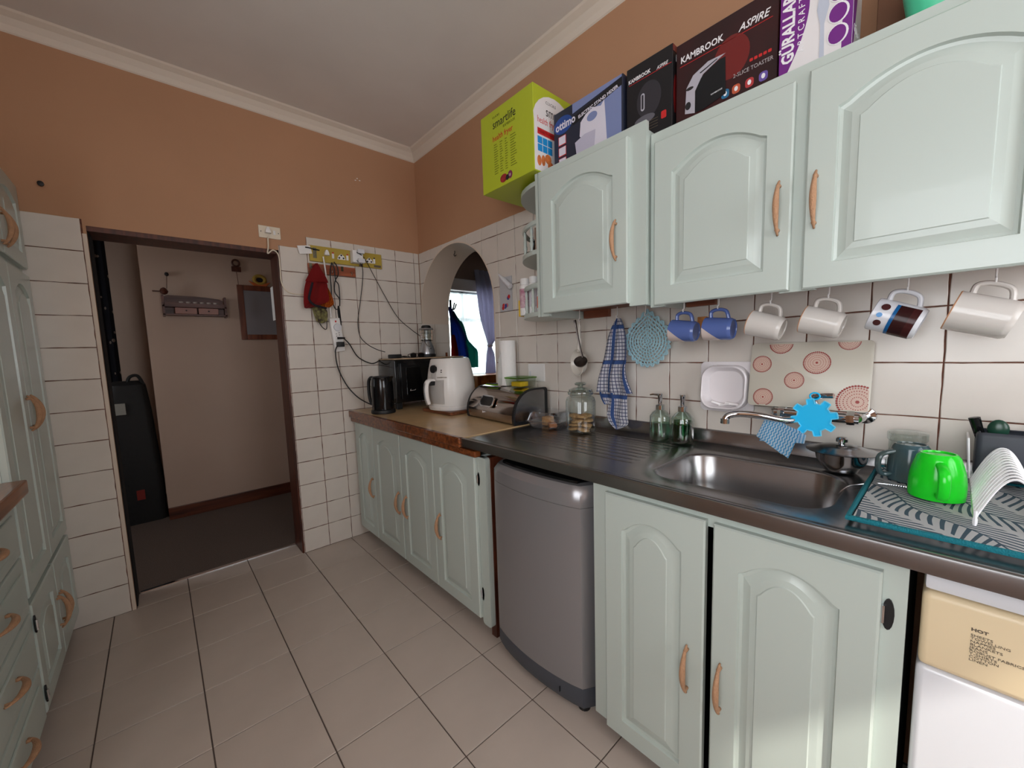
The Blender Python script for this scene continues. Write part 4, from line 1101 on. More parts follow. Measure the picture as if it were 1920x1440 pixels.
for z0, z1, mt in ((.004, .024, BRL), (.024, .05, BRN), (.05, .057, BLG)):
    b = BM(); n = 30; rows = []
    for i in range(n+1):
        a = PI*.62+PI*1.25*i/n - .25
        rows.append([b.verts.new(((.0403+.002*z/.095+.0006)*math.cos(a), (.0403+.002*z/.095+.0006)*math.sin(a), z)) for z in (max(z0, .009), z1)])
    for p, q in zip(rows, rows[1:]): b.faces.new((p[0], q[0], q[1], p[1]))
    bmesh.ops.solidify(b, geom=list(b.faces), thickness=.0004)
    obj('printed_band', b, mt, pmug, smooth=True)
for dx, z, r, mt in ((.022, .075, .009, BRN), (.0, .079, .006, BLG), (-.02, .076, .008, BRN)):
    a = -PI/2+dx/.042*1.0; M = Matrix.Translation((.0423*math.cos(a), .0423*math.sin(a), z)) @ Matrix.Rotation(a+PI/2, 4, 'Z')
    obj('printed_dot', prism(ell(0, 0, r, r, 16), -.0012, .0), mt, pmug, mw=M)
hang_mug(-2.862, .34, 'large pale grey mug with clay rim hanging closest to the cupboard end', MGREY, MGREY, rim=UNGL, h=.1, r0=.043, r1=.046)

# ladle + enamel skimmer
hook_on(c1, (-.10, -1.632, 1.447)); hook_on(c1, (-.068, -1.815, 1.447)); hook_on(c1, (-.06, -1.945, 1.447))
pn = thing('enamel_pan', 'small cream enamel pan with printed motif hanging under the cupboard', 'pan', (-.085, -1.632, 1.43), SINK)
ENA = pm('cream_enamel', (222, 216, 206), .15)
obj('pan_handle', tube(spline([(-.012, .0, 0), (-.018, .005, -.04), (-.022, .01, -.1), (-.03, .012, -.14)], 5), [.004]*3+[.006]*6+[.0085]*7, 10, flat=1.2), ENA, pn, smooth=True)
Mp = Matrix.Translation((-.03, .005, -.195)) @ Matrix.Rotation(-.4, 4, 'Z') @ Matrix.Rotation(.12, 4, 'Y') @ Matrix.Rotation(PI/2, 4, 'X')
pan = obj('pan_bowl', lathe([(0, -.03), (.042, -.029), (.05, -.024), (.062, .0), (.066, .003), (.063, .005), (.058, .0), (.047, -.02), (0, -.023)], 36), ENA, pn, smooth=True, mw=Mp)
for i in range(4): obj('printed_motif', lathe([(0, 0), (.0055, 0), (.0055, .0006), (0, .0006)], 8), BR3 if i % 2 else BRN, pan, mw=Matrix.Translation((-.0+.002*(i % 2), -.022+i*.013, -.0227)))
ldl = thing('ladle', 'dark metal ladle hanging on the same hook as the enamel pan', 'ladle', (-.15, -1.652, 1.428), SINK)
DMET = pm('dark_metal', (84, 76, 72), .3, .8)
obj('stem', tube(spline([(-.008, 0, .006), (.0, 0, -.03), (.02, 0, -.12), (.034, 0, -.165)], 5), [.005]*4+[.0035]*12, 8, flat=1.5), DMET, ldl, smooth=True)
obj('ladle_bowl', lathe([(0, -.022), (.018, -.018), (.028, -.006), (.031, .004), (.029, .004), (.02, -.012), (0, -.018)], 24), DMET, ldl, smooth=True, mw=Matrix.Translation((.03, -.01, -.185)) @ Matrix.Rotation(.5, 4, 'Y') @ Matrix.Rotation(.7, 4, 'X'))

# checked towel
def check(nt, u, v):
    a = stripes(nt, u, .0145, .2); b_ = stripes(nt, v, .0155, .2)
    c_ = stripes(nt, u, .1015, .16, .35); d_ = stripes(nt, v, .155, .10, .3)
    return [(a, (70, 78, 118)), (b_, (70, 78, 118)), (c_, (74, 104, 164)), (d_, (74, 104, 164))]
CHK = uvmat('checked_weave', (222, 222, 230), check, .9)
tw = thing('tea_towel', 'blue and white checked tea towel hanging from a cupboard hook', 'tea towel', (-.068, -1.815, 1.43), SINK)
K = .00044; X = .00056
def R_(rows): return subrows([(-(y-115)*K, l*X, r*X, d) for y, l, r, d in rows])
b = sheet(R_([(115, -6, 22, 0), (180, -45, 60, -.006), (300, -85, 95, -.012), (500, -112, 112, -.018), (600, -130, 100, -.02), (720, -150, 110, -.022), (860, -165, 155, -.024)]), 20, .009, 2.4, .002)
obj('upper_fold', b, CHK, tw, smooth=True)
b = sheet(R_([(760, -100, 80, -.006), (860, -95, 100, -.008), (930, -70, 95, -.01), (1000, -75, 95, -.01), (1100, -85, 95, -.01), (1180, -60, 96, -.009), (1245, -4, 8, -.008)]), 14, .005, 1.6, .002, 1)
obj('tail', b, CHK, tw, smooth=True)
b = sheet(R_([(760, -155, -60, -.004), (860, -172, -50, -.004), (940, -150, -52, -.004), (995, -118, -58, -.004)]), 8, .004, 1, .002, 2)
obj('side_fold', b, CHK, tw, smooth=True)

# crochet pot holder
ph = thing('crochet_pot_holder', 'pale blue crocheted round pot holder hanging from a cupboard hook', 'pot holder', (-.045, -1.945, 1.325), SINK)
CRO = pm('blue_cotton', (172, 212, 224), .95, bump=(500, .5))
def crp(r, a):
    x, z = r*math.cos(a), r*math.sin(a)*1.08
    t = max(0, math.sin(a))**14
    return Vector((x*(1-.25*t), .004*math.cos(3*a)*r/.09, z*(1+.22*t)))
b = BM()
RN = [.006+.0122*i for i in range(8)]
for i, r in enumerate(RN):
    n = 24+6*i; tube([crp(r, 2*PI*k/n) for k in range(n)], .0031, 6, b, closed=True)
for i in range(len(RN)-1):
    n = [8, 12, 18, 22, 26, 30, 34][i]
    for k in range(n): tube([crp(RN[i], 2*PI*k/n+i*.2), crp(RN[i+1], 2*PI*k/n+i*.2+.04)], .0027, 5, b)
o = obj('crochet_mesh', b, CRO, ph, smooth=True); o['kind'] = 'stuff'
b = BM()
pts = [crp(.0955+.005*math.cos(24*2*PI*k/192), 2*PI*k/192) for k in range(192)]
tube(pts, .0042, 6, b, closed=True)
obj('scalloped_edge', b, CRO, ph, smooth=True)
obj('hanging_loop', tube(spline([crp(.094, PI/2)+Vector((-.006, 0, 0)), Vector((-.003, 0, .129)), Vector((.003, 0, .129)), crp(.094, PI/2)+Vector((.006, 0, 0))], 5), .0022, 5), CRO, ph)
tag(obj('wall_plaque', box(-.02, -.001, -2.172, -2.14, 1.365, 1.41, .002), pm('plaque_orange', (196, 128, 70), .5, noise=(60, .3))), 'small orange brown plaque on the tiles behind the blue mug', 'plaque')

# ================================================================== boxes on the cupboards
def carton(name, label, loc, w, d, h, mat, rz=SINK, cat='box'):
    t_ = thing(name, label, cat, loc, rz); obj('carton', box(0, w, 0, d, 0, h, .0015, seg=1), mat, t_); return t_
LIME = pm('lime_card', (176, 188, 44), .45); CARDW = pm('card_white', (226, 222, 222), .45); CARDB = pm('card_black', (26, 25, 28), .35)
def side(t_, w, name, poly, mat, off=.0004, parent=None):
    """print on the end that looks to the cupboard's right: polygon in (depth, z)"""
    return obj(name, prism([(-p[0], p[1]) for p in poly], -.0004, 0), mat, parent or t_, mw=Matrix.Translation((w+off, 0, 0)) @ Matrix.Rotation(-PI/2, 4, 'Z') @ Matrix.Identity(4) if False else Matrix.Translation((w+off, 0, 0)) @ Matrix.Rotation(PI/2, 4, 'Z') @ Matrix.Diagonal((-1, 1, 1, 1)))
def sidetext(t_, s, size, mat, w, y, z, **k):
    return text(s, size, mat, t_, Matrix.Translation((w+.0009, y, z)) @ Matrix.Rotation(PI/2, 4, 'Z') @ Matrix.Rotation(PI/2, 4, 'X'), **k)
gx = carton('health_fryer_box', 'lime green appliance box overhanging the round end shelf', (-.362, -1.272, 2.0485), .342, .27, .342, LIME)
OLIVE = pm('olive_ink', (110, 116, 26), .6)
text('smartlife', .052, INK, gx, front(.085, -.0006, .262), sx=.85)
text('CLICKS', .012, INK, gx, front(.085, -.0006, .306), space=1.3)
text('KAMBROOK', .016, OLIVE, gx, front(.155, -.0006, .243), sx=.9)
text('health fryer', .034, RINK, gx, front(.082, -.0006, .208), sx=.85)
b = BM(); rnd = random.Random(3)
for i in range(13):
    for cxx, ww_ in ((.09, .03), (.13, .022), (.165, .018), (.2, .04)):
        L_ = ww_*rnd.uniform(.5, 1); box(cxx, cxx+L_, -.0008, -.0002, .19-i*.0105, .193-i*.0105, bm=b)
o = obj('fine_print', b, OLIVE, gx); o['kind'] = 'stuff'
FRT = pm('berry_print', (150, 40, 44), .5, noise=(60, .4))
flat('printed_fruit', ell(.15, .03, .024, .018, 14), FRT, gx); flat('printed_badge', ell(.193, .032, .015, .017, 16), pm('plum_ink', (120, 40, 80), .5), gx)
flat('printed_fruit', ell(.175, .026, .012, .012, 10), INK, gx, y=-.0006)
text('12', .014, WINK, gx, front(.184, -.0012, .027))
W_ = .342
pan_ = side(gx, W_, 'printed_panel', [(.003, .004), (.25, .004), (.265, .2)] + [(.265-.0*i, .2) for i in range(0)] + [(.13+.135*math.cos(a*PI/12), .2+.12*math.sin(a*PI/12)) for a in range(1, 12)] + [(.003, .2)], CARDW)
sidetext(gx, 'CLICKS', .016, INK, W_, .075, .283, space=1.3)
sidetext(gx, 'smartlife', .055, INK, W_, .075, .235, sx=.8)
sidetext(gx, 'health fryer', .036, RINK, W_, .022, .197, sx=.75)
side(gx, W_, 'printed_band', [(.022, .15), (.2, .15), (.2, .175), (.022, .175)], RINK, .0008)
sidetext(gx, 'HEALTHY LIVING', .017, WINK, W_, .03, .157)
BLP = pm('blue_print', (30, 140, 206), .5)
for i in range(3):
    for j in range(2): side(gx, W_, 'printed_square', rect(.022+i*.031, .05+i*.031, .083+j*.031, .111+j*.031), BLP, .0008)
FRB = pm('food_print', (206, 116, 62), .5, noise=(40, .3))
for cx, cz, a, c in ((.03, .045, .013, .021), (.055, .05, .012, .022), (.085, .062, .02, .02), (.1, .035, .018, .02)): side(gx, W_, 'printed_food', ell(cx, cz, a, c, 14), FRB, .0008+cx*.003)
side(gx, W_, 'printed_food', ell(.115, .03, .016, .018, 14), RINK, .0014)

mx = carton('stand_mixer_box', 'dark blue stand mixer box beside the lime green box', (-.272, -1.645, 2.0235), .328, .15, .253, pm('card_navy', (38, 42, 58), .35))
LILAC = pm('lilac_print', (124, 136, 178), .4); MIXW = pm('mixer_print', (216, 212, 224), .4)
flat('printed_panel', [(.17, .004), (.322, .004), (.322, .215), (.19, .19)], LILAC, mx, y=-.0002)
flat('printed_stripe', [(.1, .17), (.324, .215), (.324, .242), (.1, .2)], CARDB, mx, y=-.0007)
flat('printed_edge', [(.1, .215), (.324, .243), (.324, .251), (.1, .251)], LILAC, mx, y=-.0007)
flat('printed_glow', ell(.05, .195, .048, .034, 18), pm('blue_glow', (34, 70, 140), .4), mx, y=-.0002)
text('ottimo', .044, MIXW, mx, front(.012, -.0012, .178, .04), bold=.001, sx=.85)
text('ELECTRIC STAND MIXER', .0165, MIXW, mx, front(.13, -.0015, .184, .16), bold=.0005)
flat('printed_mixer', [(.135, .115), (.14, .165), (.165, .185), (.2, .195), (.235, .185), (.25, .2), (.255, .14), (.262, .03), (.2, .03), (.15, .1)], MIXW, mx, y=-.0012)
flat('printed_grip', ell(.195, .165, .024, .016, 16), LILAC, mx, y=-.0018)
flat('printed_bowl', [(.112, .1), (.16, .115), (.21, .112), (.2, .01), (.125, .01)], pm('bowl_print', (188, 184, 202), .4), mx, y=-.0018)
for z in (.118, .075, .032):
    q = flat('printed_card', rect(.025, .065, z, z+.036), RINK, mx, y=-.0004); flat('printed_card_face', rect(.028, .063, z+.003, z+.034), MIXW, q, y=-.0012)
bx1 = carton('cardboard_box', 'plain brown cardboard box behind the stand mixer box', (-.115, -1.75, 2.0235), .26, .1, .335, BROWNC)
kx = carton('kettle_box', 'black kettle box with red badge between mixer box and toaster box', (-.262, -1.982, 2.0235), .168, .16, .258, CARDB)
text('KAMBROOK', .0175, WINK, kx, front(.008, -.0008, .206, .02), bold=.0004, sx=.85)
text('ASPIRE', .0155, WINK, kx, front(.113, -.0008, .203, .0), shear=.3, sx=.82)
flat('printed_line', rect(.01, .165, .2, .2015), RINK, kx)
KG = pm('kettle_print', (50, 48, 54), .3)
flat('printed_kettle', ell(.085, .125, .045, .058, 24), KG, kx); flat('printed_base', ell(.07, .065, .038, .014, 20), pm('kettle_base_print', (96, 94, 102), .3), kx, y=-.0006)
g_ = flat('printed_gauge', rrect(.056, .07, .095, .152, .007), pm('pale_print', (186, 184, 194), .4), kx, y=-.0012); flat('printed_gauge_glass', rrect(.0595, .0665, .1, .147, .0034), KG, g_, y=-.002)
flat('printed_badge', rrect(.13, .148, .04, .064, .004), RINK, kx)
text('KETTLE', .008, GINK, kx, front(.03, -.0008, .02))
b = BM()
for i in range(4): box(.07+i*.004, .118, -.0008, -.0002, .052-i*.009, .0535-i*.009, bm=b)
o = obj('fine_print', b, GINK, kx); o['kind'] = 'stuff'
side(kx, .168, 'printed_glow', ell(.02, .11, .012, .06, 20), pm('red_glow', (120, 26, 26), .4), .0004)
sidetext(kx, 'K.', .03, WINK, .168, .02, .21)
side(kx, .168, 'printed_top', rect(.0, .15, .236, .256), pm('dull_red_card', (110, 44, 40), .5), .0004)
tx = carton('toaster_box', 'wide black toaster box with red glow on the double cupboard', (-.252, -2.158, 1.9935), .284, .18, .275, pm('card_black_red', (30, 22, 24), .35, noise=(4, .0, (62, 18, 20))))
flat('printed_glow', ell(.165, .155, .05, .06, 24), pm('toaster_glow', (110, 30, 28), .4), tx, y=-.0001)
text('KAMBROOK', .027, WINK, tx, front(.014, -.0008, .214, 0), bold=.0005, sx=.85)
text('ASPIRE', .028, WINK, tx, front(.184, -.0008, .212), shear=.35, bold=.0003, sx=.9)
flat('printed_line', rect(.012, .27, .2035, .205), RINK, tx, y=-.0001)
TOB = pm('toaster_print', (18, 20, 24), .25); TOS = pm('toaster_steel_print', (178, 174, 184), .3)
flat('printed_toaster_end', [(.03, .055), (.062, .045), (.066, .115), (.085, .148), (.135, .17), (.15, .175), (.1, .178), (.055, .16), (.034, .13)], TOS, tx, y=-.0008)
flat('printed_toaster_side', [(.062, .045), (.062, .11), (.08, .14), (.13, .165), (.15, .165), (.153, .06), (.09, .045)], TOB, tx, y=-.0014)
flat('printed_slot', [(.075, .157), (.125, .172), (.128, .17), (.078, .154)], INK, tx, y=-.0014)
flat('printed_lever', ell(.045, .125, .012, .005, 10), INK, tx, y=-.0014); flat('printed_dial', ell(.04, .075, .009, .012, 12), INK, tx, y=-.0014)
text('KAMBROOK', .006, WINK, tx, front(.11, -.002, .074, .1))
text('2-SLICE TOASTER', .0155, pm('grey_print', (176, 170, 172), .5), tx, front(.172, -.0008, .092), sx=.85)
[flat('printed_mark', rrect(.215+i*.0115, .2235+i*.0115, .115, .123, .002), RINK, tx) for i in range(5)]
for x, mt in ((.14, (40, 110, 150)), (.17, (190, 90, 60)), (.205, (180, 60, 62)), (.24, (104, 84, 160))):
    q = flat('printed_icon', rrect(x, x+.022, .047, .072, .008), pm('icon_%d' % mt[0], mt, .4), tx); flat('printed_icon_mark', ell(x+.011, .06, .005, .007, 10), WINK, q, y=-.0012)
gbx = carton('wine_glass_box', 'purple and white wine glass box beside the toaster box', (-.262, -2.449, 1.9935), .152, .11, .36, CARDW)
PUR = pm('purple_print', (112, 36, 128), .45)
flat('printed_curve', [(0.0, .002)]+[(.008+.056*math.sin(PI*.5*min(1, i/12)), .01+.16*i/12*1.1) for i in range(13)]+[(.058, .28), (.03, .358), (0, .358)], PUR, gbx, y=-.0001)
text('GÜRALLAR', .038, WINK, gbx, front(.032, -.0008, .055, PI/2), bold=.0012, sx=.9)
text('ARTCRAFT', .02, WINK, gbx, front(.054, -.0008, .07, PI/2), space=1.5)
GLP = pm('glass_print', (186, 192, 206), .3); GLD = pm('glass_print_dark', (110, 122, 150), .3)
flat('printed_foot', [(.055, .012), (.125, .018), (.118, .024), (.096, .034), (.09, .034), (.07, .024)], GLD, gbx, y=-.0008)
flat('printed_stem', [(.088, .03), (.098, .03), (.096, .11), (.105, .15), (.1, .19), (.085, .19), (.08, .15), (.088, .11)], GLP, gbx, y=-.001)
flat('printed_bowl', [(.075, .185), (.115, .185), (.135, .23), (.135, .34), (.06, .34), (.06, .23)], GLP, gbx, y=-.001)
flat('printed_side', [(.132, .02), (.1515, .02), (.1515, .358), (.132, .358)], PUR, gbx, y=-.0001)
for z in (.07, .12, .17):
    q = flat('printed_ring', ell(.124, z, .021, .024, 20), WINK, gbx, y=-.0008); flat('printed_ring_fill', ell(.123, z, .0175, .021, 20), PUR, q, y=-.0016)
side(gbx, .152, 'printed_curve', [(0.001, .004), (.02, .06), (.045, .16), (.045, .355), (.001, .355)], PUR)
sidetext(gbx, 'GÜRALLAR', .026, WINK, .152, .01, .07, name='lettering')
bx2 = carton('cardboard_box', 'plain brown cardboard box behind the green tub', (-.12, -2.628, 1.9935), .2, .1, .3, pm('dark_cardboard', (104, 70, 50), .8))
MINT = pm('mint_plastic', (84, 206, 160), .35)
tb = thing('plastic_tub', 'mint green plastic tub on top of the double cupboard', 'tub', (-.215, -2.765, 1.9935), SINK)
obj('tub_body', lathe([(0, .001), (.062, .001), (.066, .006), (.088, .14), (.094, .145), (.09, .147), (.06, .01), (0, .008)], 30, sq=4), MINT, tb, smooth=True)
pl_ = thing('wicker_basket', 'pale wicker basket beside the mint green tub', 'basket', (-.20, -2.955, 1.9935), 0)
b = BM()
for i in range(7): tube([((.068+.004*i)*math.cos(2*PI*k/28), (.068+.004*i)*math.sin(2*PI*k/28), .006+i*.0105) for k in range(28)], .006, 5, b, closed=True)
lathe([(0, .004), (.066, .004), (.066, .008), (0, .008)], 28, b)
o = obj('weave', b, pm('wicker', (206, 178, 146), .7), pl_, smooth=True); o['kind'] = 'stuff'

# ================================================================== end shelf bits
SB = 1.447+.0265; SM = SB+.27
def bottle(name, label, cat, loc, r, h, body, cap, band=None, capr=.9, capmat=None):
    t_ = thing(name, label, cat, loc, SINK)
    obj('bottle_body', lathe([(0, .0005), (r, .0005), (r, h*.8), (r*.8, h*.84), (0, h*.84)], 24), body, t_, smooth=True)
    obj('cap', lathe([(0, h*.84), (r*capr, h*.84), (r*capr, h*.98), (r*capr*.9, h), (0, h)], 24), cap, t_, smooth=True)
    if band: obj('label_band', lathe([(r+.0004, h*.2), (r+.0008, h*.22), (r+.0008, h*.7), (r+.0004, h*.72)], 24), band, t_, smooth=True)
    return t_
MAG = pm('magenta_label', (150, 36, 92), .5, noise=(30, .0, (220, 200, 204)))
bottle('pill_bottle', 'white vitamin bottle with magenta label on the lower end shelf', 'bottle', (-.22, -1.395, SB), .027, .178, WHITEP, WHITEP, MAG)
bottle('pill_bottle', 'plain white vitamin bottle on the lower end shelf', 'bottle', (-.225, -1.46, SB), .025, .178, WHITEP, WHITEP, pm('grey_label', (206, 200, 206), .5))
bottle('sauce_bottle', 'small bottle with orange cap on the lower end shelf', 'bottle', (-.16, -1.52, SB), .022, .235, pm('herb_mix', (132, 128, 84), .5, noise=(50, .3)), pm('orange_cap', (226, 88, 30), .4), capr=1.0)
bottle('cream_tube', 'slim white bottle with orange label behind the spindles', 'bottle', (-.27, -1.545, SB), .016, .1, WHITEP, WHITEP, pm('orange_label', (232, 110, 70), .5))
tag(obj('spice_box', box(-.215, -.185, -1.365, -1.34, SB, SB+.08, .001), pm('yellow_card', (232, 190, 40), .5)), 'small yellow card box behind the end shelf spindles', 'box')
bottle('medicine_bottle', 'dark brown medicine bottle on the middle end shelf', 'bottle', (-.13, -1.40, SM), .024, .1, pm('brown_glass', (36, 26, 24), .2), BLACK)
tag(obj('leaflet_stack', box(-.2, -.08, -1.56, -1.45, SM, SM+.14, .002), pm('kraft_print', (166, 140, 122), .7, noise=(30, .2))), 'upright stack of beige leaflets on the middle end shelf', 'leaflets')
tag(obj('blue_lighter', box(-.27, -.25, -1.58, -1.53, SM, SM+.16, .006), pm('bright_blue', (40, 120, 200), .4)), 'bright blue plastic item on the middle end shelf', 'plastic item')
# tile decal with tube holder
dcl = thing('wall_decal', 'floral picture tile with blue clip on the wall by the end shelf', 'decal', (-.002, -.965, 1.56), SINK)
p0, p1 = PX(938, 522, 0, 0), PX(962, 582, 0, 0)
dcl.location = (-.001, p0.y, p1.z)
obj('card', box(0, abs(p1.y-p0.y), -.006, 0, 0, p0.z-p1.z, .001), pm('pale_blue_grey', (186, 186, 190), .5), dcl)
for i in range(9):
    cx, cz = random.uniform(.015, .085), random.uniform(.015, .085)
    flat('printed_flower', ell(cx, cz, .011, .012, 9), [RINK, pm('flower_blue_%d' % i, (60, 80, 150), .5), pm('flower_pink_%d' % i, (206, 110, 120), .5)][i % 3], dcl, y=-.0062-.0003*i)
tbp = tag(obj('ointment_tube', tube([PX(935, 515, 0, -.03), PX(945, 525, 0, -.03), PX(957, 537, 0, -.03)], [.004, .014, .016], 10), pm('tube_white', (222, 222, 228), .3), smooth=True), 'white squeeze tube tucked into the clip on the floral tile', 'tube')
obj('clip', tube([PX(953, 534, 0, -.03), PX(958, 540, 0, -.03)], [.018, .017], 12), pm('clip_blue', (92, 150, 186), .4), dcl, smooth=True).matrix_parent_inverse = Matrix.Identity(4)
clp = dcl.children[-1]; clp.matrix_local = dcl.matrix_basis.inverted()

# outlet on the sink wall
p0, p1 = PX(992, 682, 0, 0), PX(1023, 715, 0, 0)
ow = thing('wall_socket', 'white wall socket plate behind the green lidded container', 'socket', (0, p0.y, p1.z), SINK)
obj('plate', box(0, abs(p1.y-p0.y), -.009, -.001, 0, p0.z-p1.z, .003), WHITEP, ow)
obj('switch', box(.012, .024, -.012, -.009, .03, .055, .001), WHITE, ow)

# ================================================================== doorway wall fittings
YB = -.012
def fr_px(px, py, y=-.02): return PX(px, py, 1, y)
# upper socket with plug
a = fr_px(484, 426, 0); c_ = fr_px(526, 450, 0)
so = thing('wall_socket', 'cream double socket plate with white plug above the doorway corner', 'socket', (a.x, .006, c_.z), 0)
CREAMW = pm('aged_white', (224, 212, 192), .4)
obj('plate', box(0, .118, -.008, 0, 0, .072, .003), CREAMW, so)
obj('switch', box(.078, .09, -.011, -.008, .024, .05, .001), WHITEP, so)
for x in (.012, .106): obj('screw', lathe([(0, 0), (.003, 0), (.003, .001), (0, .001)], 8), BLACK, so, mw=Matrix.Translation((x, -.008, .036)) @ Matrix.Rotation(PI/2, 4, 'X'))
def plug(parent, x, z, name='plug', mat=WHITEP, s=1):
    return obj(name, prism([(x-.016*s, z-.008*s), (x+.016*s, z-.008*s), (x+.012*s, z+.012*s), (x+.005*s, z+.026*s), (x-.005*s, z+.026*s), (x-.012*s, z+.012*s)], -.038, -.008, bev=.004), mat, parent, smooth=True)
def cable(name, lab, pts, rad, mat, cat='cable'):
    return tag(obj(name, tube(spline(pts, 7), rad, 6), mat, smooth=True), lab, cat)
pw = thing('plug', 'white three pin plug in the cream socket above the doorway', 'plug', (so.location.x+.046, so.location.y, so.location.z+.034), 0); plug(pw, 0, 0)
cable('cable', 'white cable dropping from the upper socket round the tile edge', [fr_px(502, 444, -.02), fr_px(503, 462, -.02), fr_px(502, 475, -.008), fr_px(512, 469, -.008), fr_px(522, 478, -.008), fr_px(525, 500, -.008), fr_px(528, 530, -.008), fr_px(540, 547, -.008), fr_px(560, 552, -.008), fr_px(572, 551, -.008)], .004, CREAMW)
# mustard socket board
a = fr_px(579, 459, -.015); e_ = fr_px(716, 504, -.015)
sb = thing('socket_board', 'mustard yellow four gang socket board mounted on the wall tiles', 'socket board', (a.x, 0, e_.z-.002), 0)
MUS = pm('mustard_board', (178, 154, 62), .45)
WB, HB = e_.x-a.x, .1
obj('panel', box(0, WB, -.018, -.001, 0, HB, .002), MUS, sb)
obj('strip', box(.02, .042, -.02, -.018, .02, .085), STEEL, sb); obj('strip', box(.32, .345, -.02, -.018, .0, .08), STEEL, sb)
for x in (.2, .395):
    g_ = obj('socket_face', prism([(x-.028, .03), (x+.028, .03), (x+.02, .052), (x, .068), (x-.02, .052)], -.0205, -.018), WHITEP, sb)
    for dx, dz in ((0, .058), (-.014, .04), (.014, .04)): obj('pin_hole', prism(ell(x+dx, dz, .006, .006, 10), -.0212, -.0205), BLACK, g_)
for x in (.145, .24, .43):
    s_ = obj('switch', box(x-.007, x+.007, -.024, -.018, .03, .062, .001), WHITEP, sb); obj('switch_mark', box(x-.005, x+.005, -.0245, -.0235, .062, .071), RINK if x < .4 else INK, s_)
obj('maker_plate', box(WB-.06, WB-.008, -.0185, -.0178, .006, .022), GINK, sb)
pw2 = thing('plug', 'white three pin plug in the mustard socket board', 'plug', (sb.location.x+.1, -.012, sb.location.z+.05), 0); plug(pw2, 0, 0)
cb2 = thing('plug_adaptor', 'white multi way plug cube in the mustard socket board', 'adaptor', (sb.location.x+.29, -.019, sb.location.z+.012), 0)
obj('cube', box(-.032, .04, -.055, 0, 0, .082, .006), WHITEP, cb2, smooth=True)
obj('usb_charger', box(-.005, .04, -.085, -.055, .058, .086, .004), WHITE, cb2); obj('usb_charger', box(-.005, .04, -.085, -.055, -.004, .024, .004), WHITE, cb2)
a = fr_px(577, 503, -.01); e_ = fr_px(667, 520, -.01)
hr_ = thing('hook_rail', 'reddish wooden hook rail below the mustard socket board', 'rail', (a.x, 0, e_.z), 0)
obj('rail_board', box(0, e_.x-a.x, -.014, -.001, 0, .062, .003), pm('red_pine', (168, 92, 58), .45, wood=(40, 'X', (120, 56, 34))), hr_)
for x in (.02, .145, .275):
    obj('rail_hook', tube(spline([(x, -.014, .03), (x, -.03, .028), (x, -.036, .016), (x, -.03, .008)], 4), .003, 6), CHROME, hr_)
for x in (.01, .21): obj('bracket', box(x, x+.016, -.016, -.0135, .03, .062), STEEL, hr_)
tg = thing('paper_tag', 'white paper tag tucked behind the mustard socket board', 'tag', (fr_px(562, 476, -.02).x, -.019, fr_px(562, 476, -.02).z), 0)
obj('card', prism([(0, 0), (.075, .012), (.065, .062), (-.012, .05)], -.001, 0), PAPER, tg)
obj('tie', tube(spline([(.035, -.003, .046), (.055, -.006, .045), (.09, -.006, .04), (.12, -.004, .038)], 4), .004, 6), BLACK, tg)
# red bag, orange crochet, face masks
RED = pm('red_cloth', (150, 26, 28), .9, sheen=.2); NAVY = pm('navy_cloth', (34, 26, 36), .9)
rb_ = thing('red_cloth_bag', 'red hooded cloth bag with dark strap hanging from the hook rail', 'bag', (0, -.05, 0), 0)
def wallsheet(rows, y, nx=12, amp=.008, waves=1.5, thick=.003, ph=0, oy=0):
    out = []
    for py, xl, xr, d in rows:
        A = fr_px(xl, py, y); B_ = fr_px(xr, py, y); out.append((A.z, A.x, B_.x, d))
    return sheet(subrows(out, 4), nx, amp, waves, thick, ph)
obj('bag_body', wallsheet([(496, 588, 594, 0), (510, 581, 600, -.01), (528, 573, 611, -.018), (545, 569, 612, -.02), (562, 568, 614, -.018), (571, 568, 598, -.014), (578, 569, 580, -.012)], -.05, 14, .010, 1.3), RED, rb_, smooth=True)
obj('hood', wallsheet([(494, 590, 594, -.012), (506, 582, 600, -.028), (520, 574, 609, -.034), (528, 570, 613, -.03)], -.05, 12, .006, .8), RED, rb_, smooth=True)
obj('strap', tube(spline([fr_px(586, 530, -.075)+Vector((0, .05, 0)), fr_px(581, 550, -.085)+Vector((0, .05, 0)), fr_px(580, 562, -.085)+Vector((0, .05, 0)), fr_px(590, 572, -.08)+Vector((0, .05, 0)), fr_px(612, 578, -.07)+Vector((0, .05, 0))], 5), .007, 8), NAVY, rb_, smooth=True)
oc = thing('orange_scrubber', 'bright orange knitted scrubber hanging behind the red bag', 'scrubber', (0, -.046, 0), 0)
obj('knit', wallsheet([(535, 610, 613, 0), (548, 606, 620, 0), (560, 602, 625, 0), (569, 600, 626, 0), (576, 604, 618, 0)], -.046, 12, .004, 3, .012), pm('orange_knit', (244, 112, 32), .95, noise=(140, .5), bump=(220, 1)), oc, smooth=True)
fm = thing('face_mask', 'yellow and purple patterned cloth mask hanging below the red bag', 'mask', (0, -.035, 0), 0)
obj('mask_cloth', wallsheet([(570, 584, 600, 0), (580, 586, 612, 0), (592, 590, 614, 0), (602, 594, 612, 0), (606, 600, 606, 0)], -.035, 12, .006, 1.5), pm('patterned_cloth', (190, 186, 120), .9, noise=(45, .0, (62, 30, 60))), fm, smooth=True)
obj('ear_loop', tube(spline([fr_px(597, 600, -.035)+Vector((0, .035, 0)), fr_px(603, 612, -.035)+Vector((0, .035, 0)), fr_px(612, 617, -.035)+Vector((0, .035, 0)), fr_px(613, 598, -.035)+Vector((0, .035, 0))], 5), .003, 6), BLACK, fm)
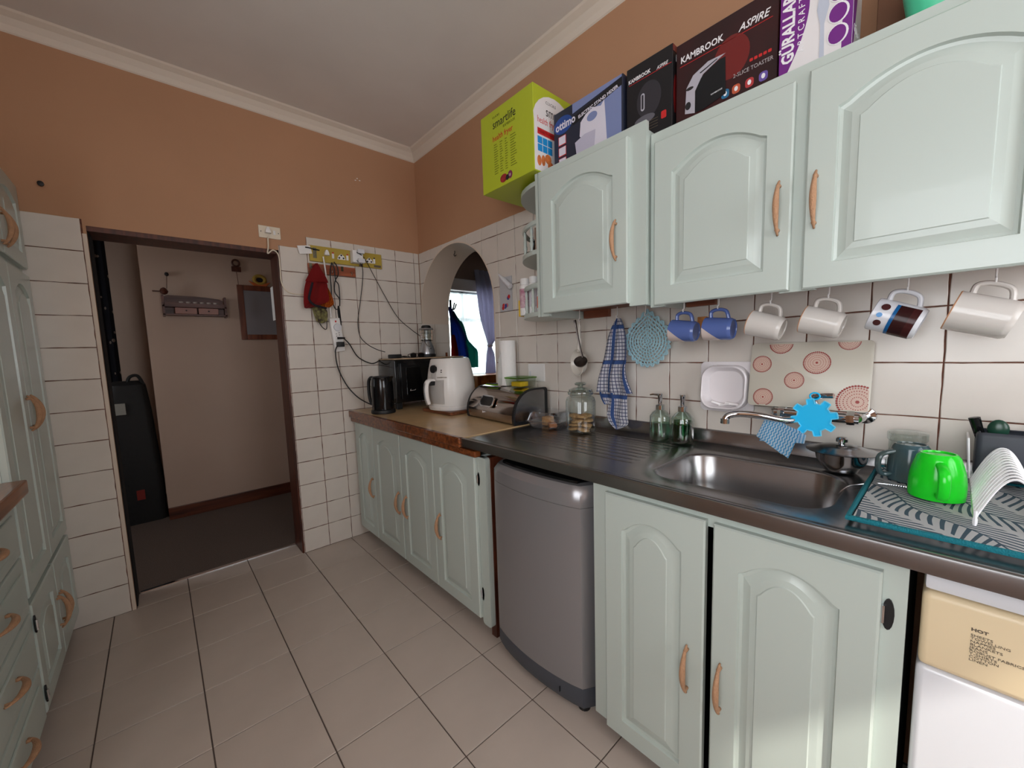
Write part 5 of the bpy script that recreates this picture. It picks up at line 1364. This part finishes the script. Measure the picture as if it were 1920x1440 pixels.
# power strip
tl, tr_, bl = fr_px(615, 598, 0), fr_px(634, 595, 0), fr_px(627, 658, 0)
ps = thing('power_strip', 'white multi socket power strip hanging on the wall tiles', 'power strip', (tl.x, 0, tl.z), 0)
ps.rotation_euler = (0, -.10, 0)
obj('strip_body', box(0, .066, -.034, -.002, -.225, 0, .005), WHITEP, ps, smooth=True)
obj('rotary_plug', lathe([(0, 0), (.026, 0), (.024, .016), (0, .018)], 24), WHITE, ps, smooth=True, mw=Matrix.Translation((.04, -.034, -.062)) @ Matrix.Rotation(PI/2, 4, 'X'))
obj('pilot_light', box(.03, .04, -.036, -.033, -.028, -.016), RINK, ps)
for z in (-.105, -.12): obj('pin_hole', prism(ell(.025, z, .003, .003, 8), -.0346, -.034), INK, ps); obj('pin_hole', prism(ell(.045, z+.006, .003, .003, 8), -.0346, -.034), INK, ps)
bp_ = thing('plug', 'black three pin plug in the white power strip', 'plug', (fr_px(637, 646, -.04).x, -.0345, fr_px(637, 646, -.04).z), 0)
obj('plug_body', box(-.022, .024, -.035, 0, -.016, .018, .005), BLACK, bp_, smooth=True)
bp2 = thing('plug', 'slim black two pin plug in the white power strip', 'plug', (fr_px(638, 634, -.04).x, -.0345, fr_px(638, 634, -.04).z), 0)
obj('plug_body', tube([(-.02, -.012, 0), (.028, -.014, .0)], [.008, .006], 8), BLACK, bp2, smooth=True)
cable('cable', 'white lead running from the socket board plug to the power strip', [fr_px(606, 481, -.04), fr_px(609, 500, -.03), fr_px(613, 530, -.025), fr_px(617, 560, -.022), fr_px(621, 595, -.015)], .005, WHITEP)
cable('cable', 'black lead running from the power strip down to the kettle', [fr_px(633, 648, -.06), fr_px(629, 660, -.05), fr_px(634, 690, -.04), fr_px(650, 722, -.04), fr_px(670, 744, -.06), fr_px(690, 756, -.14), PX(703, 760, 1, -.25)], .0042, BLACK)
cable('cable', 'black lead curving from the power strip to the mini oven', [fr_px(644, 634, -.05), fr_px(655, 645, -.04), fr_px(670, 668, -.03), fr_px(688, 679, -.03), fr_px(702, 681, -.03), fr_px(716, 672, -.025)], .0038, BLACK)
cable('cable', 'thin black charging lead from the plug cube to the charger brick', [fr_px(669, 488, -.1), fr_px(679, 500, -.06), fr_px(680, 525, -.03), fr_px(675, 570, -.02), fr_px(671, 604, -.02), fr_px(675, 630, -.03), fr_px(688, 645, -.06), fr_px(706, 655, -.12), PX(722, 660, 1, -.2)], .0026, BLACK)
cable('cable', 'thin black charging lead from the plug cube to the lantern', [fr_px(669, 473, -.1), fr_px(683, 484, -.06), fr_px(700, 515, -.03), fr_px(720, 552, -.025), fr_px(745, 594, -.03), fr_px(770, 617, -.06), fr_px(788, 630, -.12)], .0026, BLACK)
ab = thing('adaptor_lead', 'looped black lead with flat adaptor hanging from the hook rail', 'adaptor', (0, 0, 0), 0)
for pts in ([(622, 492), (619, 510), (621, 540), (622, 560), (628, 578), (633, 580)], [(626, 491), (632, 500), (634, 515), (628, 528), (628, 548), (636, 560), (637, 574)], [(622, 492), (627, 505), (629, 525), (635, 535), (637, 560), (637, 574)]):
    obj('lead', tube(spline([fr_px(p[0], p[1], -.04) for p in pts], 5), .0036, 6), BLACK, ab, smooth=True)
obj('adaptor_body', wallsheet([(572, 634, 640, 0), (582, 632, 643, 0), (600, 636, 646, 0), (614, 640, 648, 0)], -.04, 4, .002, 1, .018), BLACK, ab, smooth=True)

# ================================================================== the hall
HF = HY-.001
def hp_(px, py, y=HF): return PX(px, py, 1, y)
a = hp_(306, 592); e_ = hp_(424, 594)
hs = thing('key_shelf', 'carved dark wooden key shelf with two drawers on the hall wall', 'shelf', (a.x, HF, a.z), 0)
SHW = pm('rose_wood', (112, 72, 62), .4, wood=(30, 'X', (72, 42, 36)))
WS = e_.x-a.x
obj('back_board', prism([(0, 0), (WS, 0), (WS, .13), (WS*.9, .15), (WS*.5, .165), (WS*.1, .165), (0, .15)], -.012, 0, bev=.002), SHW, hs)
for x in (0, WS-.014): obj('end_board', prism([(x, -.01), (x+.014, -.01), (x+.014, .16), (x, .16)], -.09, -.012), SHW, hs)
obj('shelf_board', box(0, WS, -.09, -.012, .066, .078), SHW, hs); obj('bottom_board', box(0, WS, -.09, -.012, .0, .01), SHW, hs)
obj('gallery_rail', box(.01, WS-.01, -.09, -.082, .078, .098), SHW, hs)
for x0, x1 in ((.075, .215), (.225, .36)):
    d = obj('drawer', box(x0, min(x1, WS-.06), -.088, -.014, .012, .062, .003), pm('drawer_rose', (150, 104, 92), .4), hs); obj('drawer_knob', lathe([(0, 0), (.005, 0), (.006, .008), (0, .01)], 10), BLACK, d, mw=Matrix.Translation(((x0+min(x1, WS-.06))/2, -.088, .038)) @ Matrix.Rotation(PI/2, 4, 'X'))
for i in range(6):
    tag(obj('shot_glass', lathe([(0, 0), (.012, 0), (.016, .035), (.0145, .035), (.011, .003), (0, .003)], 12), pm('cup_%d' % i, (190, 178, 170), .3)), 'tiny pale cup standing on the hall key shelf', 'cup', 'tiny cups on the hall shelf').location = (a.x+.12+i*.045, HF-.05, a.z+.0785)
bd_ = thing('bird_ornament', 'dark bird ornament perched on the end of the hall key shelf', 'ornament', (a.x+.02, HF-.06, a.z+.1605), 0)
obj('bird_body', lathe([(0, 0), (.02, .008), (.028, .025), (.02, .045), (.008, .055), (0, .058)], 14), BROWNWOOD, bd_, smooth=True); obj('bird_tail', box(-.07, -.01, -.006, .006, .02, .03, .003), BROWNWOOD, bd_)
obj('hanger', tube([(0.02, 0, .05), (.03, .04, .16)], .002, 5), BROWNWOOD, bd_); obj('hook_knob', lathe([(0, .15), (.012, .16), (.014, .17), (.01, .182), (0, .186)], 10, c=(.03, .045)), BLACK, bd_, smooth=True)
a = hp_(443, 534); e_ = hp_(455, 637); 
mr = thing('wall_mirror', 'wooden framed mirror on the hall wall', 'mirror', (a.x, HF, e_.z), 0)
MWW = .44; HH = a.z-e_.z
for x0, x1, z0, z1 in ((0, .045, 0, HH), (MWW-.045, MWW, 0, HH), (.045, MWW-.045, 0, .045), (.045, MWW-.045, HH-.045, HH)): obj('frame_side', box(x0, x1, -.022, 0, z0, z1, .003), pm('mirror_wood_%d%d' % (int(x0*100), int(z0*100)), (124, 70, 46), .4, wood=(30, 'Z', (90, 46, 30))), mr)
obj('mirror_glass', box(.045, MWW-.045, -.008, -.002, .045, HH-.045), pm('mirror_glass', (150, 150, 156), .25, .3), mr)
a = hp_(487, 535)
sn = thing('sun_ornament', 'orange sun face ornament standing on top of the hall mirror', 'ornament', (a.x, HF-.012, mr.location.z+HH+.0005), 0)
obj('wreath', tube([(.042*math.cos(2*PI*i/24), 0, .055+.035*math.sin(2*PI*i/24)) for i in range(24)], .016, 8, closed=True), pm('straw_yellow', (170, 140, 60), .8), sn, smooth=True)
obj('bow', prism([(-.085, .04), (-.05, .0), (.05, 0), (.085, .04), (.06, .03), (0, .012), (-.06, .03)], -.012, .008, bev=.003), pm('orange_bow', (190, 100, 48), .8), sn)
obj('face', lathe([(0, 0), (.028, 0), (.026, .008), (0, .01)], 18), NAVY, sn, mw=Matrix.Translation((0, .004, .055)) @ Matrix.Rotation(PI/2, 4, 'X'))
a = hp_(443, 510)
orn = thing('wall_ornament', 'small brown hanging ornament above the mirror corner', 'ornament', (a.x, HF-.01, a.z), 0)
obj('plaque', box(-.035, .035, -.006, .006, 0, .045, .003), BROWNWOOD, orn); obj('ring', tube([(.026*math.cos(2*PI*i/18), 0, .075+.028*math.sin(2*PI*i/18)) for i in range(18)], .008, 6, closed=True), BROWNWOOD, orn, smooth=True); obj('string', tube([(0, 0, 0), (.006, 0, -.12)], .002, 5), BROWNWOOD, orn)
# black bag + curtain in the recess
bg_ = thing('black_bag', 'tall black padded bag with carry handle standing in the hall recess', 'bag', (-1.80, 1.62, 0), 0)
BLK = pm('black_nylon', (12, 12, 13), .6, bump=(60, .3))
obj('bag_body', loft([(rrect(-.16, .15, -.12, .12, .05), 0.001), (rrect(-.16, .155, -.13, .13, .05), .3), (rrect(-.13, .13, -.12, .12, .05), .9), (rrect(-.105, .11, -.1, .1, .05), 1.13), (rrect(-.08, .08, -.07, .07, .04), 1.16)]), BLK, bg_, smooth=True)
obj('handle', tube(spline([(-.0, -.06, 1.12), (.02, -.07, 1.19), (.07, -.07, 1.2), (.1, -.06, 1.12)], 6), .012, 8), BLK, bg_, smooth=True)
obj('label_patch', box(-.085, -.02, -.132, -.118, .9, .99, .003), pm('patch_grey', (150, 148, 140), .7), bg_)
obj('red_patch', box(-.02, .03, -.136, -.126, .2, .28, .003), pm('patch_red', (120, 30, 22), .7), bg_)
FLC = pm('dark_floral', (26, 26, 34), .9, noise=(16, .0))
nt = FLC.node_tree; vv = nt.nodes.new('ShaderNodeTexVoronoi'); vv.inputs['Scale'].default_value = 13; tcn = nt.nodes.new('ShaderNodeTexCoord'); nt.links.new(tcn.outputs['Object'], vv.inputs['Vector'])
mx_ = nt.nodes.new('ShaderNodeMix'); mx_.data_type = 'RGBA'; nt.links.new(nm(nt, 'LESS_THAN', vv.outputs['Distance'], .2), mx_.inputs['Factor']); mx_.inputs['A'].default_value = lin((24, 24, 32)); mx_.inputs['B'].default_value = lin((140, 126, 116)); nt.links.new(mx_.outputs['Result'], nt.nodes['Principled BSDF'].inputs['Base Color'])
cu1 = thing('floral_curtain', 'dark floral curtain hanging in the hall recess behind the black bag', 'curtain', (PX(214, 600, 1, 1.95).x-.045, 1.95, 0), 0)
obj('curtain_cloth', sheet([(2.597-i*.245, -.16, .045, 0) for i in range(11)], 18, .02, 3, .004), FLC, cu1, smooth=True)
# papers on the hall jamb
tag(obj('notice_paper', box(-.985, -.983, TH+.01, TH+.09, 1.56, 1.78), PAPER), 'white paper notice hanging at the doorway jamb', 'paper')

# ================================================================== room behind the hatch
GCU = pm('grey_curtain_cloth', (168, 163, 182), .9)
LACE = bpy.data.materials.new('lace'); LACE.use_nodes = True; nt = LACE.node_tree; nt.nodes.clear()
o_ = nt.nodes.new('ShaderNodeOutputMaterial'); m1 = nt.nodes.new('ShaderNodeMixShader'); t1 = nt.nodes.new('ShaderNodeBsdfTransparent'); t2 = nt.nodes.new('ShaderNodeBsdfTranslucent'); t2.inputs['Color'].default_value = (.9, .93, .95, 1); m1.inputs[0].default_value = .45
nt.links.new(t1.outputs[0], m1.inputs[1]); nt.links.new(t2.outputs[0], m1.inputs[2]); nt.links.new(m1.outputs[0], o_.inputs[0])
lc = thing('lace_curtain', 'thin white lace curtain across the bright window beyond the hatch', 'curtain', (0, OY-.05, 0), 0)
obj('lace', sheet([(2.1-i*.13, 1.1, 2.6, 0) for i in range(10)], 60, .012, 14, 0), LACE, lc, smooth=True)
gc = thing('grey_curtain', 'grey tied back curtain beside the bright window beyond the hatch', 'curtain', (0, OY-.14, 0), 0)
yy = OY-.14
def crow(py, l, r):
    A = PX(l, py, 1, yy); B_ = PX(r, py, 1, yy); return (A.z, A.x, B_.x, 0)
obj('curtain_cloth', sheet(subrows([crow(505, 889, 925), crow(540, 894, 932), crow(580, 899, 936), crow(610, 905, 934), crow(635, 912, 930), crow(650, 914.5, 922), crow(665, 911.5, 926), crow(690, 910, 928), crow(730, 909, 930)], 4), 30, .018, 4, .004), GCU, gc, smooth=True)
obj('tie_back', tube([PX(914, 649, 1, yy)+Vector((0, -yy-.0, 0)), PX(918, 647, 1, yy)+Vector((0, -yy-.02, 0)), PX(922, 648, 1, yy)+Vector((0, -yy, 0))], .02, 8), GCU, gc, smooth=True)
def jsheet(name, rows, y, mat, root, amp=.02, wv=2):
    out = []
    for py, l, r in rows:
        A = PX(l, py, 1, y); B_ = PX(r, py, 1, y); out.append((A.z, A.x, B_.x, y-root.location.y))
    return obj(name, sheet(subrows(out, 3), 12, amp, wv, .006), mat, root, smooth=True)
jk = thing('hanging_jacket', 'blue green and red windbreaker hanging in the room beyond the hatch', 'jacket', (0, .9, 0), 0)
jsheet('blue_panel', [(575, 841, 844), (585, 843, 850), (600, 846, 858), (625, 849, 874), (650, 852, 877), (665, 856, 879), (690, 858, 880)], .9, pm('royal_blue_nylon', (40, 84, 170), .6), jk)
jsheet('green_panel', [(583, 846, 850), (601, 852, 862), (602, 853, 866), (615, 862, 872), (635, 868, 878), (650, 872, 890), (660, 874, 896), (690, 876, 896)], .93, pm('bottle_green_nylon', (36, 140, 130), .6), jk)
jsheet('red_panel', [(628, 848.5, 851), (640, 847.5, 855), (662, 847.5, 860), (690, 848, 862)], .87, pm('red_nylon', (190, 48, 44), .6), jk)
ch_ = thing('dining_chair_back', 'orange brown wooden cabinet standing below the window beyond the hatch', 'cabinet', (1.95, 1.2, 0), 0)
ORW = pm('orange_wood', (188, 110, 44), .4, wood=(14, 'Z', (140, 74, 28)))
obj('cabinet_body', box(-.5, .5, 0, .3, 0, 1.0, .006), ORW, ch_); obj('cabinet_door', box(-.46, -.02, -.015, .0, .08, .94, .004), ORW, ch_); obj('cabinet_door', box(.02, .46, -.015, .0, .08, .94, .004), ORW, ch_)
ch_.name = 'dining_cabinet'
cs_ = thing('coat_stand', 'slim dark coat stand behind the windbreaker beyond the hatch', 'coat stand', (PX(846, 600, 1, 1.0).x, 1.0, 0), 0)
obj('pole', tube([(0, 0, .02), (0, 0, 1.9)], .014, 10), BLACK, cs_, smooth=True)
for a in range(4): obj('peg', tube(spline([(0, 0, 1.78), (.05*math.cos(a*PI/2), .05*math.sin(a*PI/2), 1.8), (.08*math.cos(a*PI/2), .08*math.sin(a*PI/2), 1.86)], 4), .008, 8), BLACK, cs_, smooth=True)
obj('base', lathe([(0, 0), (.16, 0), (.16, .015), (.03, .03), (0, .03)], 24), BLACK, cs_, smooth=True)
